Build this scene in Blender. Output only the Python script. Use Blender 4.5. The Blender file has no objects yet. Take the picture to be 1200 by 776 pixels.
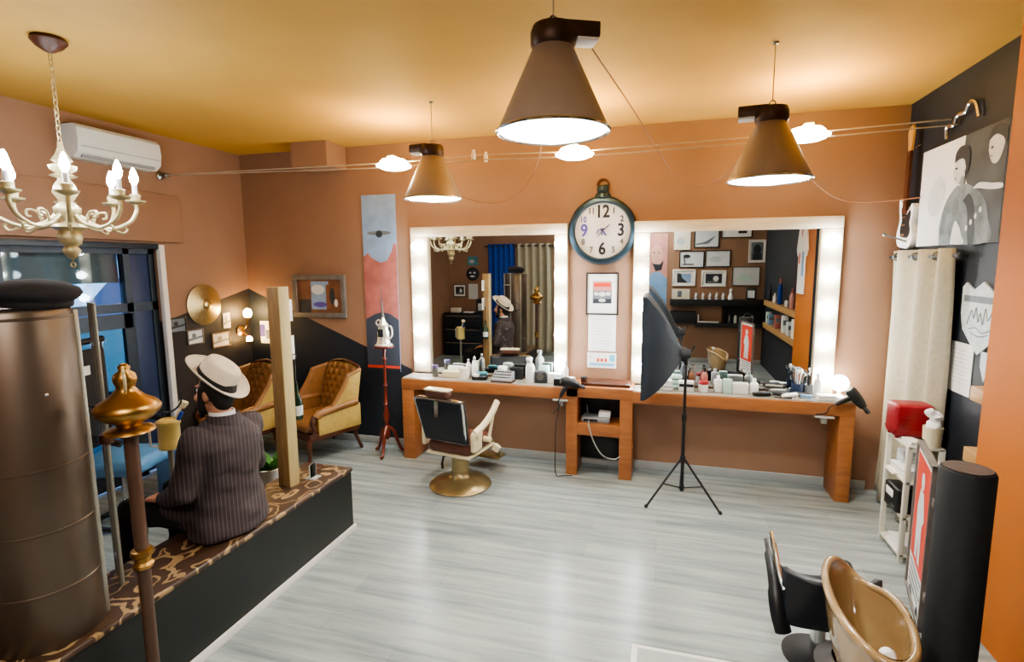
import bpy, bmesh, math, random
from mathutils import Vector, Matrix, Euler
random.seed(7)
PI = math.pi
SC = bpy.context.scene
COL = SC.collection

# ------------------------------------------------------------------ room
XL, XR, YB, YF, H = -4.68, 1.87, 5.15, -1.0, 3.24

# ------------------------------------------------------------------ materials
def lin(h):
    h = h.lstrip('#')
    r = []
    for i in (0, 2, 4):
        c = int(h[i:i+2], 16)/255
        r.append(c/12.92 if c <= .04045 else ((c+.055)/1.055)**2.4)
    return (r[0], r[1], r[2], 1)

MATS = {}
def mat(name, col, rough=.5, metal=0., var=.12, scale=8., bump=0., emit=None, estr=0., coat=0., spec=None, stretch=(1, 1, 1)):
    if name in MATS:
        return MATS[name]
    m = bpy.data.materials.new(name); m.use_nodes = True
    nt = m.node_tree; N = nt.nodes; L = nt.links
    b = N['Principled BSDF']
    c = lin(col) if isinstance(col, str) else (*col, 1)
    tc = N.new('ShaderNodeTexCoord'); mp = N.new('ShaderNodeMapping'); mp.inputs['Scale'].default_value = stretch
    L.new(tc.outputs['Object'], mp.inputs['Vector'])
    no = N.new('ShaderNodeTexNoise'); no.inputs['Scale'].default_value = scale; no.inputs['Detail'].default_value = 4
    L.new(mp.outputs[0], no.inputs['Vector'])
    cr = N.new('ShaderNodeValToRGB')
    cr.color_ramp.elements[0].position = .3; cr.color_ramp.elements[1].position = .7
    cr.color_ramp.elements[0].color = tuple(max(0, v*(1-var)) for v in c[:3])+(1,)
    cr.color_ramp.elements[1].color = tuple(min(1, v*(1+var)) for v in c[:3])+(1,)
    L.new(no.outputs['Fac'], cr.inputs[0]); L.new(cr.outputs[0], b.inputs['Base Color'])
    b.inputs['Roughness'].default_value = rough; b.inputs['Metallic'].default_value = metal
    if coat: b.inputs['Coat Weight'].default_value = coat
    if spec is not None: b.inputs['Specular IOR Level'].default_value = spec
    if bump:
        bp = N.new('ShaderNodeBump'); bp.inputs['Strength'].default_value = bump; bp.inputs['Distance'].default_value = .01
        L.new(no.outputs['Fac'], bp.inputs['Height']); L.new(bp.outputs[0], b.inputs['Normal'])
    if emit:
        b.inputs['Emission Color'].default_value = lin(emit) if isinstance(emit, str) else (*emit, 1)
        b.inputs['Emission Strength'].default_value = estr
    MATS[name] = m
    return m

def pos_nodes(m):
    N = m.node_tree.nodes; L = m.node_tree.links
    g = N.new('ShaderNodeNewGeometry'); s = N.new('ShaderNodeSeparateXYZ')
    L.new(g.outputs['Position'], s.inputs[0])
    return N, L, s

def math_node(N, L, op, a, b=None):
    n = N.new('ShaderNodeMath'); n.operation = op
    for i, v in enumerate((a, b)):
        if v is None: continue
        if isinstance(v, (int, float)): n.inputs[i].default_value = v
        else: L.new(v, n.inputs[i])
    return n.outputs[0]

ORANGE = '#94725a'
NAVY = '#1d232c'
def wall_paint(name, expr=None, top=ORANGE, low=NAVY):
    """plaster paint; expr(N,L,sep) gives a 0..1 socket that is 1 where the dark paint is"""
    m = mat(name, top, .62, var=.05, scale=3, bump=.04)
    if expr:
        N, L, s = pos_nodes(m)
        b = N['Principled BSDF']; old = b.inputs['Base Color'].links[0].from_socket
        mx = N.new('ShaderNodeMix'); mx.data_type = 'RGBA'
        L.new(expr(N, L, s), mx.inputs[0]); L.new(old, mx.inputs[6]); mx.inputs[7].default_value = lin(low)
        L.new(mx.outputs[2], b.inputs['Base Color'])
    return m

def back_expr(N, L, s):
    line = math_node(N, L, 'SUBTRACT', 1.73, math_node(N, L, 'MULTIPLY', .415, math_node(N, L, 'SUBTRACT', s.outputs[0], XL)))
    return math_node(N, L, 'MULTIPLY', math_node(N, L, 'LESS_THAN', s.outputs[2], line), math_node(N, L, 'LESS_THAN', s.outputs[0], -2.6))
def left_expr(N, L, s):
    line = math_node(N, L, 'SUBTRACT', 1.73, math_node(N, L, 'MULTIPLY', .24, math_node(N, L, 'SUBTRACT', YB, s.outputs[1])))
    return math_node(N, L, 'MULTIPLY', math_node(N, L, 'LESS_THAN', s.outputs[2], line), math_node(N, L, 'GREATER_THAN', s.outputs[1], 3.9))

M_back = wall_paint('back_wall_paint', back_expr)
M_left = wall_paint('left_wall_paint', left_expr, low='#2b2622')  # wall lamp's warm cast on the navy is put into this browner tone
M_rear = wall_paint('rear_wall_paint')
M_orange = wall_paint('orange_paint')
M_navy = mat('navy_paint', '#20262f', .6, var=.08, scale=2, bump=.03)
M_ceil = mat('ceiling_paint', '#bd9446', .75, var=.05, scale=2)
def pillar_expr(N, L, s):
    g = s.inputs[0].links[0].from_node; q = N.new('ShaderNodeSeparateXYZ'); L.new(g.outputs['Normal'], q.inputs[0])
    return math_node(N, L, 'GREATER_THAN', q.outputs[0], -.5)
M_pillar = wall_paint('pillar_paint', pillar_expr, top='#ad621c', low='#20262f')

# floor: grey wood planks laid along X
def floor_mat():
    m = bpy.data.materials.new('grey_plank_floor'); m.use_nodes = True
    N = m.node_tree.nodes; L = m.node_tree.links; b = N['Principled BSDF']
    g = N.new('ShaderNodeNewGeometry')
    br = N.new('ShaderNodeTexBrick')
    br.inputs['Scale'].default_value = 1; br.inputs['Brick Width'].default_value = 1.3; br.inputs['Row Height'].default_value = .19
    br.inputs['Mortar Size'].default_value = .0022; br.inputs['Mortar Smooth'].default_value = .3; br.offset = .37
    br.inputs['Color1'].default_value = lin('#9fa8a6'); br.inputs['Color2'].default_value = lin('#7c8588'); br.inputs['Mortar'].default_value = lin('#5d6060')
    L.new(g.outputs['Position'], br.inputs['Vector'])
    mp = N.new('ShaderNodeMapping'); mp.inputs['Scale'].default_value = (.5, 7, 1); L.new(g.outputs['Position'], mp.inputs['Vector'])
    no = N.new('ShaderNodeTexNoise'); no.inputs['Scale'].default_value = 2.2; no.inputs['Detail'].default_value = 6; no.inputs['Roughness'].default_value = .6
    L.new(mp.outputs[0], no.inputs['Vector'])
    cr = N.new('ShaderNodeValToRGB'); cr.color_ramp.elements[0].position = .32; cr.color_ramp.elements[1].position = .7
    cr.color_ramp.elements[0].color = lin('#6a7378'); cr.color_ramp.elements[1].color = lin('#b9c2be')
    L.new(no.outputs['Fac'], cr.inputs[0])
    mx = N.new('ShaderNodeMix'); mx.data_type = 'RGBA'; mx.inputs[0].default_value = .6
    L.new(br.outputs['Color'], mx.inputs[6]); L.new(cr.outputs[0], mx.inputs[7])
    L.new(mx.outputs[2], b.inputs['Base Color'])
    b.inputs['Roughness'].default_value = .25
    bp = N.new('ShaderNodeBump'); bp.inputs['Strength'].default_value = .06; bp.inputs['Distance'].default_value = .004
    L.new(no.outputs['Fac'], bp.inputs['Height']); L.new(bp.outputs[0], b.inputs['Normal'])
    return m
M_floor = floor_mat()

M_white = mat('white_paint', '#e6e4de', .5, var=.04)
M_skirt = mat('skirting_grey', '#a9adab', .5, var=.05)
M_chrome = mat('chrome', '#d8d8d6', .15, 1, var=.03)
M_steel = mat('brushed_steel', '#8f918c', .35, 1, var=.06, scale=20)
M_brass = mat('aged_brass', '#a8814a', .34, 1, var=.15, scale=12)
M_gold = mat('pale_gilt', '#cdbf94', .4, .5, var=.2, scale=30)
M_black = mat('black_plastic', '#16171a', .4, var=.1)
M_blackm = mat('black_matt', '#1a1b1e', .75, var=.1)
M_darkgrey = mat('dark_grey_plastic', '#3a3d42', .5)
M_grey = mat('grey_plastic', '#8d9194', .5)
M_wht = mat('white_plastic', '#eeeeea', .35, var=.03)
M_cream = mat('cream_enamel', '#e0d3b0', .3, var=.08)
M_desk = mat('orange_wood', '#a3683c', .42, var=.15, scale=5, stretch=(1, 6, 6))
M_pine = mat('pale_pine', '#cfc0a4', .5, var=.12, scale=5, stretch=(1, 9, 9))
M_pinev = mat('pale_pine_upright', '#c9b07c', .5, var=.15, scale=5, stretch=(9, 9, 1))
M_postw = mat('post_wood', '#8d6f47', .55, var=.2, scale=5, stretch=(9, 9, 1))
M_redwood = mat('turned_mahogany', '#6a2b1c', .3, var=.2, scale=9)
M_darkwood = mat('dark_carved_wood', '#4d2a18', .4, var=.2, scale=12)
M_mirror = mat('mirror_silver', '#dfe4e4', .0, 1, var=0)
M_glassw = mat('white_sheet', '#f3f2ee', .6, var=.02)
M_paper = mat('cream_paper', '#e9e2d0', .7, var=.04)
M_red = mat('red_paint', '#8e1c24', .4, var=.08)
M_redsign = mat('sign_red', '#d4432f', .5, var=.05)
M_blue = mat('blue_cloth', '#1c47a0', .8, var=.12)
M_ltblue = mat('light_blue', '#7ea6cf', .6)
M_teal = mat('teal_print', '#4f8f9a', .6)
M_green = mat('leaf_green', '#4f8a3e', .5, var=.25)
M_linen = mat('linen_cloth', '#aca590', .85, var=.08, scale=30, bump=.05)
M_lea = mat('tan_leather', '#8a6038', .38, var=.18, scale=9, bump=.06)
M_yel = mat('mustard_cloth', '#b59a55', .7, var=.12, scale=30)
M_bronle = mat('brown_leather', '#5a3527', .4, var=.15, bump=.05)
M_blklea = mat('black_leather', '#14181f', .42, var=.1, bump=.04)
M_beige = mat('beige_ceramic', '#9c8058', .16, var=.04, coat=.5)
M_copper = mat('shade_bronze', '#a3958a', .42, .35, var=.06, scale=5)
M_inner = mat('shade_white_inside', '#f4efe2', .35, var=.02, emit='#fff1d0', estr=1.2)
M_bulb = mat('bulb_glow', '#ffffff', .4, var=0, emit='#f4faff', estr=28)
M_pend = mat('pendant_glow', '#ffffff', .4, var=0, emit='#f2faff', estr=165)
M_distop = mat('disc_uplight', '#ffffff', .4, var=0, emit='#ffd070', estr=60)
M_disc = mat('disc_glow', '#ffffff', .4, var=0, emit='#fff3d2', estr=20)
M_candle = mat('candle_glow', '#ffffff', .4, var=0, emit='#eef5ff', estr=90)
M_lampw = mat('warm_glow', '#ffffff', .4, var=0, emit='#ffcf8a', estr=60)
M_globe = mat('globe_glow', '#ffffff', .4, var=0, emit='#fff3e0', estr=12)
M_skin = mat('skin', '#b98468', .5, var=.06, scale=20)
M_hair = mat('dark_hair', '#1c1714', .7, var=.3, scale=60, bump=.3)
M_hat = mat('white_felt', '#dcd0bd', .85, var=.05, scale=40)
M_felt = mat('charcoal_felt', '#26252a', .9, var=.15, scale=40, bump=.1)
M_trous = mat('black_trousers', '#15151a', .85, var=.2, scale=20)
M_tube = mat('grey_tube', '#9a988c', .35, .6)
M_softfab = mat('softbox_black_cloth', '#1b232c', .6, var=.2, scale=5)
M_softin = mat('softbox_white_front', '#eef2f2', .6, var=.02)
M_cyan = mat('mint_plastic', '#bfdcd0', .4)
M_pink = mat('pink_print', '#c98f86', .6, var=.15, scale=6)
M_grass = mat('photo_grey', '#8f969c', .6, var=.25, scale=6)
M_sky = mat('photo_blue', '#8aa3c4', .6, var=.15, scale=6)
M_rust = mat('photo_red', '#a9655c', .6, var=.25, scale=6)
M_dk = mat('photo_dark', '#2c3138', .6, var=.3, scale=8)
M_mid = mat('photo_mid', '#6b757c', .6, var=.25, scale=8)
M_lt = mat('photo_light', '#d4d9da', .6, var=.06, scale=6)
M_brown = mat('photo_brown', '#7a5138', .6, var=.25, scale=8)
M_purple = mat('ink_violet', '#5b4fa8', .6)
M_cabbr = mat('cabinet_brown', '#6b4a35', .42, .2, var=.08, scale=4)
M_cabgr = mat('cabinet_grey', '#868c82', .22, .65, var=.08, scale=3)
M_alu = mat('door_aluminium', '#39424c', .4, .4)
M_jamb = mat('door_blue', '#27365a', .5)
M_pave = mat('pavement_stone', '#6f7c90', .8, var=.15, scale=4)
M_build = mat('street_plaster', '#8f959c', .85, var=.08)
M_van = mat('van_white', '#dfe8f0', .3, var=.02)
M_vanw = mat('van_glass', '#15345c', .1, var=.05)
M_acw = mat('aircon_white', '#d8dcd6', .4, var=.02)
M_frame = mat('black_frame', '#1d1a19', .45)
M_greywood = mat('grey_wood_frame', '#6d6660', .6, var=.2, scale=10)
M_shield = mat('pewter_print', '#c2ccd0', .5, var=.12, scale=15)
M_wire = mat('wire_grey', '#c4b9a6', .4, .5)
M_cordb = mat('cord_brown', '#9a6a48', .6)
M_yellant = mat('lantern_cream', '#d8c37a', .45, var=.12)

def thin_glass(nm, tint):
    m = bpy.data.materials.new(nm); m.use_nodes = True
    N = m.node_tree.nodes; L = m.node_tree.links
    N.remove(N['Principled BSDF'])
    t = N.new('ShaderNodeBsdfTransparent'); t.inputs[0].default_value = tint
    g = N.new('ShaderNodeBsdfGlossy'); g.inputs['Roughness'].default_value = .03
    fr = N.new('ShaderNodeFresnel'); fr.inputs[0].default_value = 1.45
    mx = N.new('ShaderNodeMixShader'); L.new(fr.outputs[0], mx.inputs[0]); L.new(t.outputs[0], mx.inputs[1]); L.new(g.outputs[0], mx.inputs[2])
    L.new(mx.outputs[0], N['Material Output'].inputs[0])
    return m
M_glass = thin_glass('clear_glass', (.78, .86, .88, 1)); M_tint = thin_glass('tinted_glass', (.28, .42, .44, 1))

def stripe_cloth():
    m = mat('pinstripe_cloth', '#352c2e', .85, var=.15, scale=25, bump=.08)
    N = m.node_tree.nodes; L = m.node_tree.links; b = N['Principled BSDF']
    tc = N.new('ShaderNodeTexCoord'); s = N.new('ShaderNodeSeparateXYZ'); L.new(tc.outputs['Object'], s.inputs[0])
    a = math_node(N, L, 'ADD', s.outputs[1], math_node(N, L, 'MULTIPLY', s.outputs[0], .9))
    w = math_node(N, L, 'SINE', math_node(N, L, 'MULTIPLY', a, 2*PI/.027))
    k = math_node(N, L, 'MULTIPLY', math_node(N, L, 'GREATER_THAN', w, .85), .3)
    old = b.inputs['Base Color'].links[0].from_socket
    mx = N.new('ShaderNodeMix'); mx.data_type = 'RGBA'
    L.new(k, mx.inputs[0]); L.new(old, mx.inputs[6]); mx.inputs[7].default_value = lin('#8d7a74')
    L.new(mx.outputs[2], b.inputs['Base Color'])
    return m
M_suit = stripe_cloth()

def scroll_leather():
    m = mat('scroll_leather', '#3f2b1d', .45, var=.25, scale=10)
    N = m.node_tree.nodes; L = m.node_tree.links; b = N['Principled BSDF']
    tc = N.new('ShaderNodeTexCoord'); mp = N.new('ShaderNodeMapping'); mp.inputs['Scale'].default_value = (7, 5, 0)
    L.new(tc.outputs['Object'], mp.inputs[0])
    ns = N.new('ShaderNodeTexNoise'); ns.inputs['Scale'].default_value = 1.3; L.new(mp.outputs[0], ns.inputs['Vector'])
    ad = N.new('ShaderNodeVectorMath'); ad.operation = 'MULTIPLY_ADD'; L.new(ns.outputs['Color'], ad.inputs[0]); ad.inputs[1].default_value = (.9, .9, 0); L.new(mp.outputs[0], ad.inputs[2])
    v = N.new('ShaderNodeTexVoronoi'); v.feature = 'F1'; v.inputs['Scale'].default_value = 1; v.inputs['Randomness'].default_value = .5
    L.new(ad.outputs[0], v.inputs['Vector'])
    w = math_node(N, L, 'SINE', math_node(N, L, 'MULTIPLY', v.outputs['Distance'], 21))
    k = math_node(N, L, 'MULTIPLY', math_node(N, L, 'MULTIPLY', math_node(N, L, 'GREATER_THAN', w, .72), math_node(N, L, 'GREATER_THAN', v.outputs['Distance'], .3)), .75)
    old = b.inputs['Base Color'].links[0].from_socket
    mx = N.new('ShaderNodeMix'); mx.data_type = 'RGBA'
    L.new(k, mx.inputs[0]); L.new(old, mx.inputs[6]); mx.inputs[7].default_value = lin('#a88c62')
    L.new(mx.outputs[2], b.inputs['Base Color'])
    return m
M_scroll = scroll_leather()

# ------------------------------------------------------------------ mesh builder
def frame_mat(d):
    d = Vector(d).normalized()
    up = Vector((0, 0, 1)) if abs(d.z) < .95 else Vector((1, 0, 0))
    x = up.cross(d).normalized(); y = d.cross(x)
    return x, y, d

class MB:
    def __init__(s, m=None):
        s.bm = bmesh.new(); s.mats = []; s.T = Matrix.Identity(4); s.m = m
    def mi(s, m):
        m = m or s.m
        if m not in s.mats: s.mats.append(m)
        return s.mats.index(m)
    def put(s, vs, fs, m=None, smooth=True):
        i = s.mi(m)
        bv = [s.bm.verts.new(s.T @ Vector(v)) for v in vs]
        for f in fs:
            try:
                face = s.bm.faces.new([bv[k] for k in f]); face.material_index = i; face.smooth = smooth
            except ValueError: pass
        return s
    def box(s, x0, x1, y0, y1, z0, z1, m=None, bev=0., seg=2):
        if x0 > x1: x0, x1 = x1, x0
        if y0 > y1: y0, y1 = y1, y0
        if z0 > z1: z0, z1 = z1, z0
        t = bmesh.new(); bmesh.ops.create_cube(t, size=1)
        for v in t.verts:
            v.co = Vector(((x0+x1)/2+v.co.x*(x1-x0), (y0+y1)/2+v.co.y*(y1-y0), (z0+z1)/2+v.co.z*(z1-z0)))
        if bev:
            bmesh.ops.bevel(t, geom=list(t.edges), offset=min(bev, .49*min(x1-x0, y1-y0, z1-z0)), segments=seg, profile=.5, affect='EDGES')
        s.take(t, m); return s
    def take(s, t, m=None):
        t.verts.index_update()
        s.put([v.co.copy() for v in t.verts], [[v.index for v in f.verts] for f in t.faces], m); t.free()
    def rod(s, a, b, r0, r1=None, n=12, m=None, cap=True):
        r1 = r0 if r1 is None else r1
        a = Vector(a); b = Vector(b); x, y, d = frame_mat(b-a)
        vs = []
        for p, r in ((a, r0), (b, r1)):
            for k in range(n):
                t = 2*PI*k/n; vs.append(p+x*math.cos(t)*r+y*math.sin(t)*r)
        fs = [(k, (k+1) % n, n+(k+1) % n, n+k) for k in range(n)]
        if cap: fs += [tuple(range(n-1, -1, -1)), tuple(range(n, 2*n))]
        return s.put(vs, fs, m)
    def tube(s, pts, r, n=8, m=None, closed=False, flat=1.):
        pts = [Vector(p) for p in pts]; N = len(pts)
        rs = r if isinstance(r, (list, tuple)) else [r]*N
        px = None; vs = []
        for i, p in enumerate(pts):
            if closed: d = pts[(i+1) % N]-pts[i-1]
            else: d = pts[min(i+1, N-1)]-pts[max(i-1, 0)]
            d = d.normalized() if d.length > 1e-9 else Vector((0, 0, 1))
            if px is None: x, y, _ = frame_mat(d)
            else:
                x = px-d*px.dot(d)
                x = x.normalized() if x.length > 1e-6 else frame_mat(d)[0]
                y = d.cross(x)
            px = x
            for k in range(n):
                t = 2*PI*k/n; vs.append(p+x*math.cos(t)*rs[i]+y*math.sin(t)*rs[i]*flat)
        fs = []
        for i in range(N if closed else N-1):
            j = (i+1) % N
            for k in range(n): fs.append((i*n+k, i*n+(k+1) % n, j*n+(k+1) % n, j*n+k))
        if not closed: fs += [tuple(range(n-1, -1, -1)), tuple((N-1)*n+k for k in range(n))]
        return s.put(vs, fs, m)
    def lathe(s, prof, c=(0, 0, 0), n=24, m=None, axis=(0, 0, 1), sx=1., sy=1., caps=True):
        x, y, d = frame_mat(axis)
        if tuple(axis) == (0, 0, 1): x, y, d = Vector((1, 0, 0)), Vector((0, 1, 0)), Vector((0, 0, 1))
        c = Vector(c); vs = []; fs = []
        for r, z in prof:
            for k in range(n):
                t = 2*PI*k/n; vs.append(c+x*math.cos(t)*r*sx+y*math.sin(t)*r*sy+d*z)
        for i in range(len(prof)-1):
            for k in range(n): fs.append((i*n+k, i*n+(k+1) % n, (i+1)*n+(k+1) % n, (i+1)*n+k))
        if caps:
            if prof[0][0] > 1e-5: fs.append(tuple(range(n-1, -1, -1)))
            if prof[-1][0] > 1e-5: fs.append(tuple((len(prof)-1)*n+k for k in range(n)))
        return s.put(vs, fs, m)
    def ball(s, c, r, m=None, n=16, sc=(1, 1, 1)):
        t = bmesh.new(); bmesh.ops.create_uvsphere(t, u_segments=n, v_segments=max(6, n//2), radius=r)
        for v in t.verts: v.co = Vector((v.co.x*sc[0], v.co.y*sc[1], v.co.z*sc[2]))+Vector(c)
        s.take(t, m); return s
    def prism(s, poly, y0, y1, m=None):
        """polygon in local XZ extruded along Y"""
        n = len(poly)
        vs = [(p[0], y0, p[1]) for p in poly]+[(p[0], y1, p[1]) for p in poly]
        fs = [tuple(range(n)), tuple(range(2*n-1, n-1, -1))]+[(k, n+k, n+(k+1) % n, (k+1) % n) for k in range(n)]
        return s.put(vs, fs, m, smooth=True)
    def prismz(s, poly, z0, z1, m=None):
        n = len(poly)
        vs = [(p[0], p[1], z0) for p in poly]+[(p[0], p[1], z1) for p in poly]
        fs = [tuple(range(n-1, -1, -1)), tuple(range(n, 2*n))]+[(k, (k+1) % n, n+(k+1) % n, n+k) for k in range(n)]
        return s.put(vs, fs, m)
    def prismx(s, poly, x0, x1, m=None):
        """polygon in YZ extruded along X"""
        n = len(poly)
        vs = [(x0, p[0], p[1]) for p in poly]+[(x1, p[0], p[1]) for p in poly]
        fs = [tuple(range(n-1, -1, -1)), tuple(range(n, 2*n))]+[(k, (k+1) % n, n+(k+1) % n, n+k) for k in range(n)]
        return s.put(vs, fs, m)
    def flat(s, poly, lay, m=None):
        """flat print polygon in local XZ facing -Y, lay = layer number"""
        y = -.0012*lay
        return s.put([(p[0], y, p[1]) for p in poly], [tuple(range(len(poly)))], m)
    def rect(s, x0, z0, x1, z1, lay, m=None):
        return s.flat([(x0, z0), (x1, z0), (x1, z1), (x0, z1)], lay, m)
    def oval(s, cx, cz, rx, rz, lay, m=None, n=20, rot=0):
        c, q = math.cos(rot), math.sin(rot)
        pts = []
        for k in range(n):
            t = 2*PI*k/n; a, b = rx*math.cos(t), rz*math.sin(t)
            pts.append((cx+a*c-b*q, cz+a*q+b*c))
        return s.flat(pts, lay, m)
    def grid(s, f, nu, nv, m=None, closed_u=False):
        vs = [f(u/(nu if closed_u else nu-1), v/(nv-1)) for v in range(nv) for u in range(nu)]
        fs = []
        for v in range(nv-1):
            for u in range(nu if closed_u else nu-1):
                u2 = (u+1) % nu
                fs.append((v*nu+u, v*nu+u2, (v+1)*nu+u2, (v+1)*nu+u))
        return s.put(vs, fs, m)
    def text(s, txt, size, c, m=None, lay=3, align='CENTER', sx=1., bold=0.):
        cu = bpy.data.curves.new('t', 'FONT'); cu.body = txt; cu.size = size; cu.align_x = align; cu.align_y = 'CENTER'; cu.resolution_u = 3; cu.offset = bold
        o = bpy.data.objects.new('t', cu); COL.objects.link(o)
        dg = bpy.context.evaluated_depsgraph_get(); dg.update()
        me = o.evaluated_get(dg).to_mesh()
        vs = [(c[0]+v.co.x*sx, -.0012*lay, c[1]+v.co.y) for v in me.vertices]; fs = [tuple(p.vertices) for p in me.polygons]
        o.evaluated_get(dg).to_mesh_clear()
        bpy.data.objects.remove(o); bpy.data.curves.remove(cu)
        return s.put(vs, fs, m)
    def done(s, name, parent=None, ang=40, m=None, thick=0, loc=None, rotz=None):
        bmesh.ops.recalc_face_normals(s.bm, faces=s.bm.faces)
        me = bpy.data.meshes.new(name); s.bm.to_mesh(me); s.bm.free()
        for k in (s.mats or [s.m]): me.materials.append(k)
        me.set_sharp_from_angle(angle=math.radians(ang))
        o = bpy.data.objects.new(name, me); COL.objects.link(o)
        if parent: o.parent = parent
        if thick:
            md = o.modifiers.new('thickness', 'SOLIDIFY'); md.thickness = thick; md.offset = 0
        if loc: o.location = loc
        if rotz: o.rotation_euler = (0, 0, rotz)
        return o

def thing(name, label, cat, loc=(0, 0, 0), rotz=0, group=None, rot=None):
    o = bpy.data.objects.new(name, None); COL.objects.link(o)
    o.empty_display_size = .1
    o.location = loc; o.rotation_euler = rot or (0, 0, rotz)
    o['label'] = label; o['category'] = cat
    if group: o['group'] = group
    return o
def tag(o, label, cat, group=None):
    o['label'] = label; o['category'] = cat
    if group: o['group'] = group
    return o
def struct(o, label=None):
    o['kind'] = 'structure'
    if label: o['label'] = label
    return o
def dup(root, loc, rotz=0, label=None, group=None):
    r = root.copy(); COL.objects.link(r); r.location = loc; r.rotation_euler = (0, 0, rotz)
    if label: r['label'] = label
    if group: r['group'] = group
    for ch in list(root.children):
        c = ch.copy(); COL.objects.link(c); c.parent = r
        for g in list(ch.children):
            d = g.copy(); COL.objects.link(d); d.parent = c
    return r

def arc(c, r, a0, a1, n, plane='xz', sx=1., sz=1.):
    out = []
    for k in range(n+1):
        t = a0+(a1-a0)*k/n; u, v = r*math.cos(t)*sx, r*math.sin(t)*sz
        out.append({'xz': (c[0]+u, c[1], c[2]+v), 'yz': (c[0], c[1]+u, c[2]+v), 'xy': (c[0]+u, c[1]+v, c[2])}[plane])
    return out
def spline(pts, n=8):
    P = [Vector(p) for p in pts]; P = [P[0]*2-P[1]]+P+[P[-1]*2-P[-2]]; out = []
    for i in range(1, len(P)-2):
        for k in range(n):
            t = k/n; a, b, c, d = P[i-1:i+3]
            out.append(.5*((2*b)+(c-a)*t+(2*a-5*b+4*c-d)*t*t+(3*b-a-3*c+d)*t**3))
    out.append(P[-2]); return out

def fused(name, mb, voxel, m, parent=None, smooth=6, push=None):
    """union of overlapping closed shapes as one continuous skin"""
    o = mb.done('tmp', ang=180)
    a = o.modifiers.new('r', 'REMESH'); a.mode = 'VOXEL'; a.voxel_size = voxel
    b = o.modifiers.new('s', 'SMOOTH'); b.iterations = smooth; b.factor = .5
    dg = bpy.context.evaluated_depsgraph_get(); dg.update()
    me = bpy.data.meshes.new_from_object(o.evaluated_get(dg))
    bpy.data.objects.remove(o)
    me.materials.clear(); me.materials.append(m)
    if push:
        for v in me.vertices: v.co = push(v.co)
    for p in me.polygons: p.use_smooth = True
    n = bpy.data.objects.new(name, me); COL.objects.link(n); me.name = name
    if parent: n.parent = parent
    return n
def capsule(mb, a, b, r0, r1, n=14, flat=None):
    mb.rod(a, b, r0, r1, n=n); mb.ball(a, r0, n=n); mb.ball(b, r1, n=n)

# wall-facing rotations for things modelled facing -Y
FB, FL, FR, FF = 0, PI/2, -PI/2, PI       # on back wall, left wall, right wall, rear wall

# ================================================================== SETTING
struct(MB(M_floor).box(XL, XR+.15, YF, YB, -.06, 0).done('floor'))
struct(MB(M_ceil).box(XL-.15, XR+.15, YF-.15, YB+.15, H, H+.1).done('ceiling'))
struct(MB(M_back).box(XL-.15, XR+.15, YB, YB+.15, -.06, H).done('wall_back'))
struct(MB(M_rear).box(XL-.15, XR+.15, YF-.15, YF, -.06, H).done('wall_rear'))
struct(MB(M_navy).box(XR, XR+.15, YF, YB, -.06, H).done('wall_right'))
DY0, DY1, DZ = 1.9, 4.03, 2.16
w = MB(M_left)
w.box(XL-.15, XL, YF, DY0, -.06, H); w.box(XL-.15, XL, DY1, YB, -.06, H); w.box(XL-.15, XL, DY0, DY1, DZ, H)
struct(w.done('wall_left'))
struct(MB(M_pillar).box(1.66, XR, 2.55, 3.36, 0, H).done('pillar_right'))
struct(MB(M_orange).box(-3.72, -3.3, 4.8, YB, 3.0, H).done('ceiling_beam'))
struct(MB(M_orange).box(XL, XL+.05, DY0-.1, 4.27, 2.23, 2.68, bev=.006).done('trim_1'))
struct(MB(M_skirt).box(-3.9, 1.75, YB-.018, YB, 0, .08, bev=.004).done('baseboard_back'))
struct(MB(M_skirt).box(XL, XL+.018, DY1+.06, YB-.018, 0, .08, bev=.004).done('baseboard_left'))
struct(MB(M_skirt).box(XL, XR, YF, YF+.018, 0, .08, bev=.004).done('baseboard_rear'))
# entrance door: dark aluminium frame, transom light, side lights and leaf
d = MB(M_alu)
XD = XL-.1
for y0, y1 in ((DY0, DY0+.06), (2.72, 2.79), (3.72, 3.78), (3.97, DY1)): d.box(XD-.03, XD+.04, y0, y1, 0, DZ)
d.box(XD-.03, XD+.04, DY0, DY1, DZ-.05, DZ); d.box(XD-.03, XD+.04, DY0, DY1, 1.58, 1.66); d.box(XD-.03, XD+.04, DY0, 2.75, 0, .12)
door = struct(d.done('door_1'))
g = MB(M_glass)
g.box(XD, XD+.006, DY0+.06, 2.72, .12, 1.58); g.box(XD, XD+.006, DY0+.06, 3.72, 1.66, DZ-.05)
struct(g.done('glass_pane', door))
struct(MB(M_jamb).box(XD-.01, XD+.03, 3.78, 3.97, .02, DZ-.05, bev=.01).done('side_panel', door))
fr = MB(M_alu)
fr.box(XD+.05, XD+.09, 2.79, 2.85, .02, 1.57); fr.box(XD+.05, XD+.09, 3.64, 3.72, .02, 1.57)
fr.box(XD+.05, XD+.09, 2.79, 3.72, 1.44, 1.57); fr.box(XD+.05, XD+.09, 2.79, 3.72, .02, .16)
leaf = struct(fr.done('door_leaf', door))
struct(MB(M_tint).box(XD+.065, XD+.071, 2.85, 3.64, .16, 1.44).done('glass_pane', door))
struct(MB(mat('shutter_grey', '#8b939b', .55, var=.05)).box(XD-.12, XD-.06, DY0+.05, 3.74, 1.85, DZ).done('window_1'))
struct(MB(M_white).box(XL-.02, XL+.03, DY1-.01, DY1+.045, 0, DZ+.04, bev=.006).done('trim_2'))
struct(MB(M_alu).box(XL-.02, XL+.02, DY0-.05, DY1-.01, DZ, DZ+.05, bev=.004).done('trim_3'))
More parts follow.
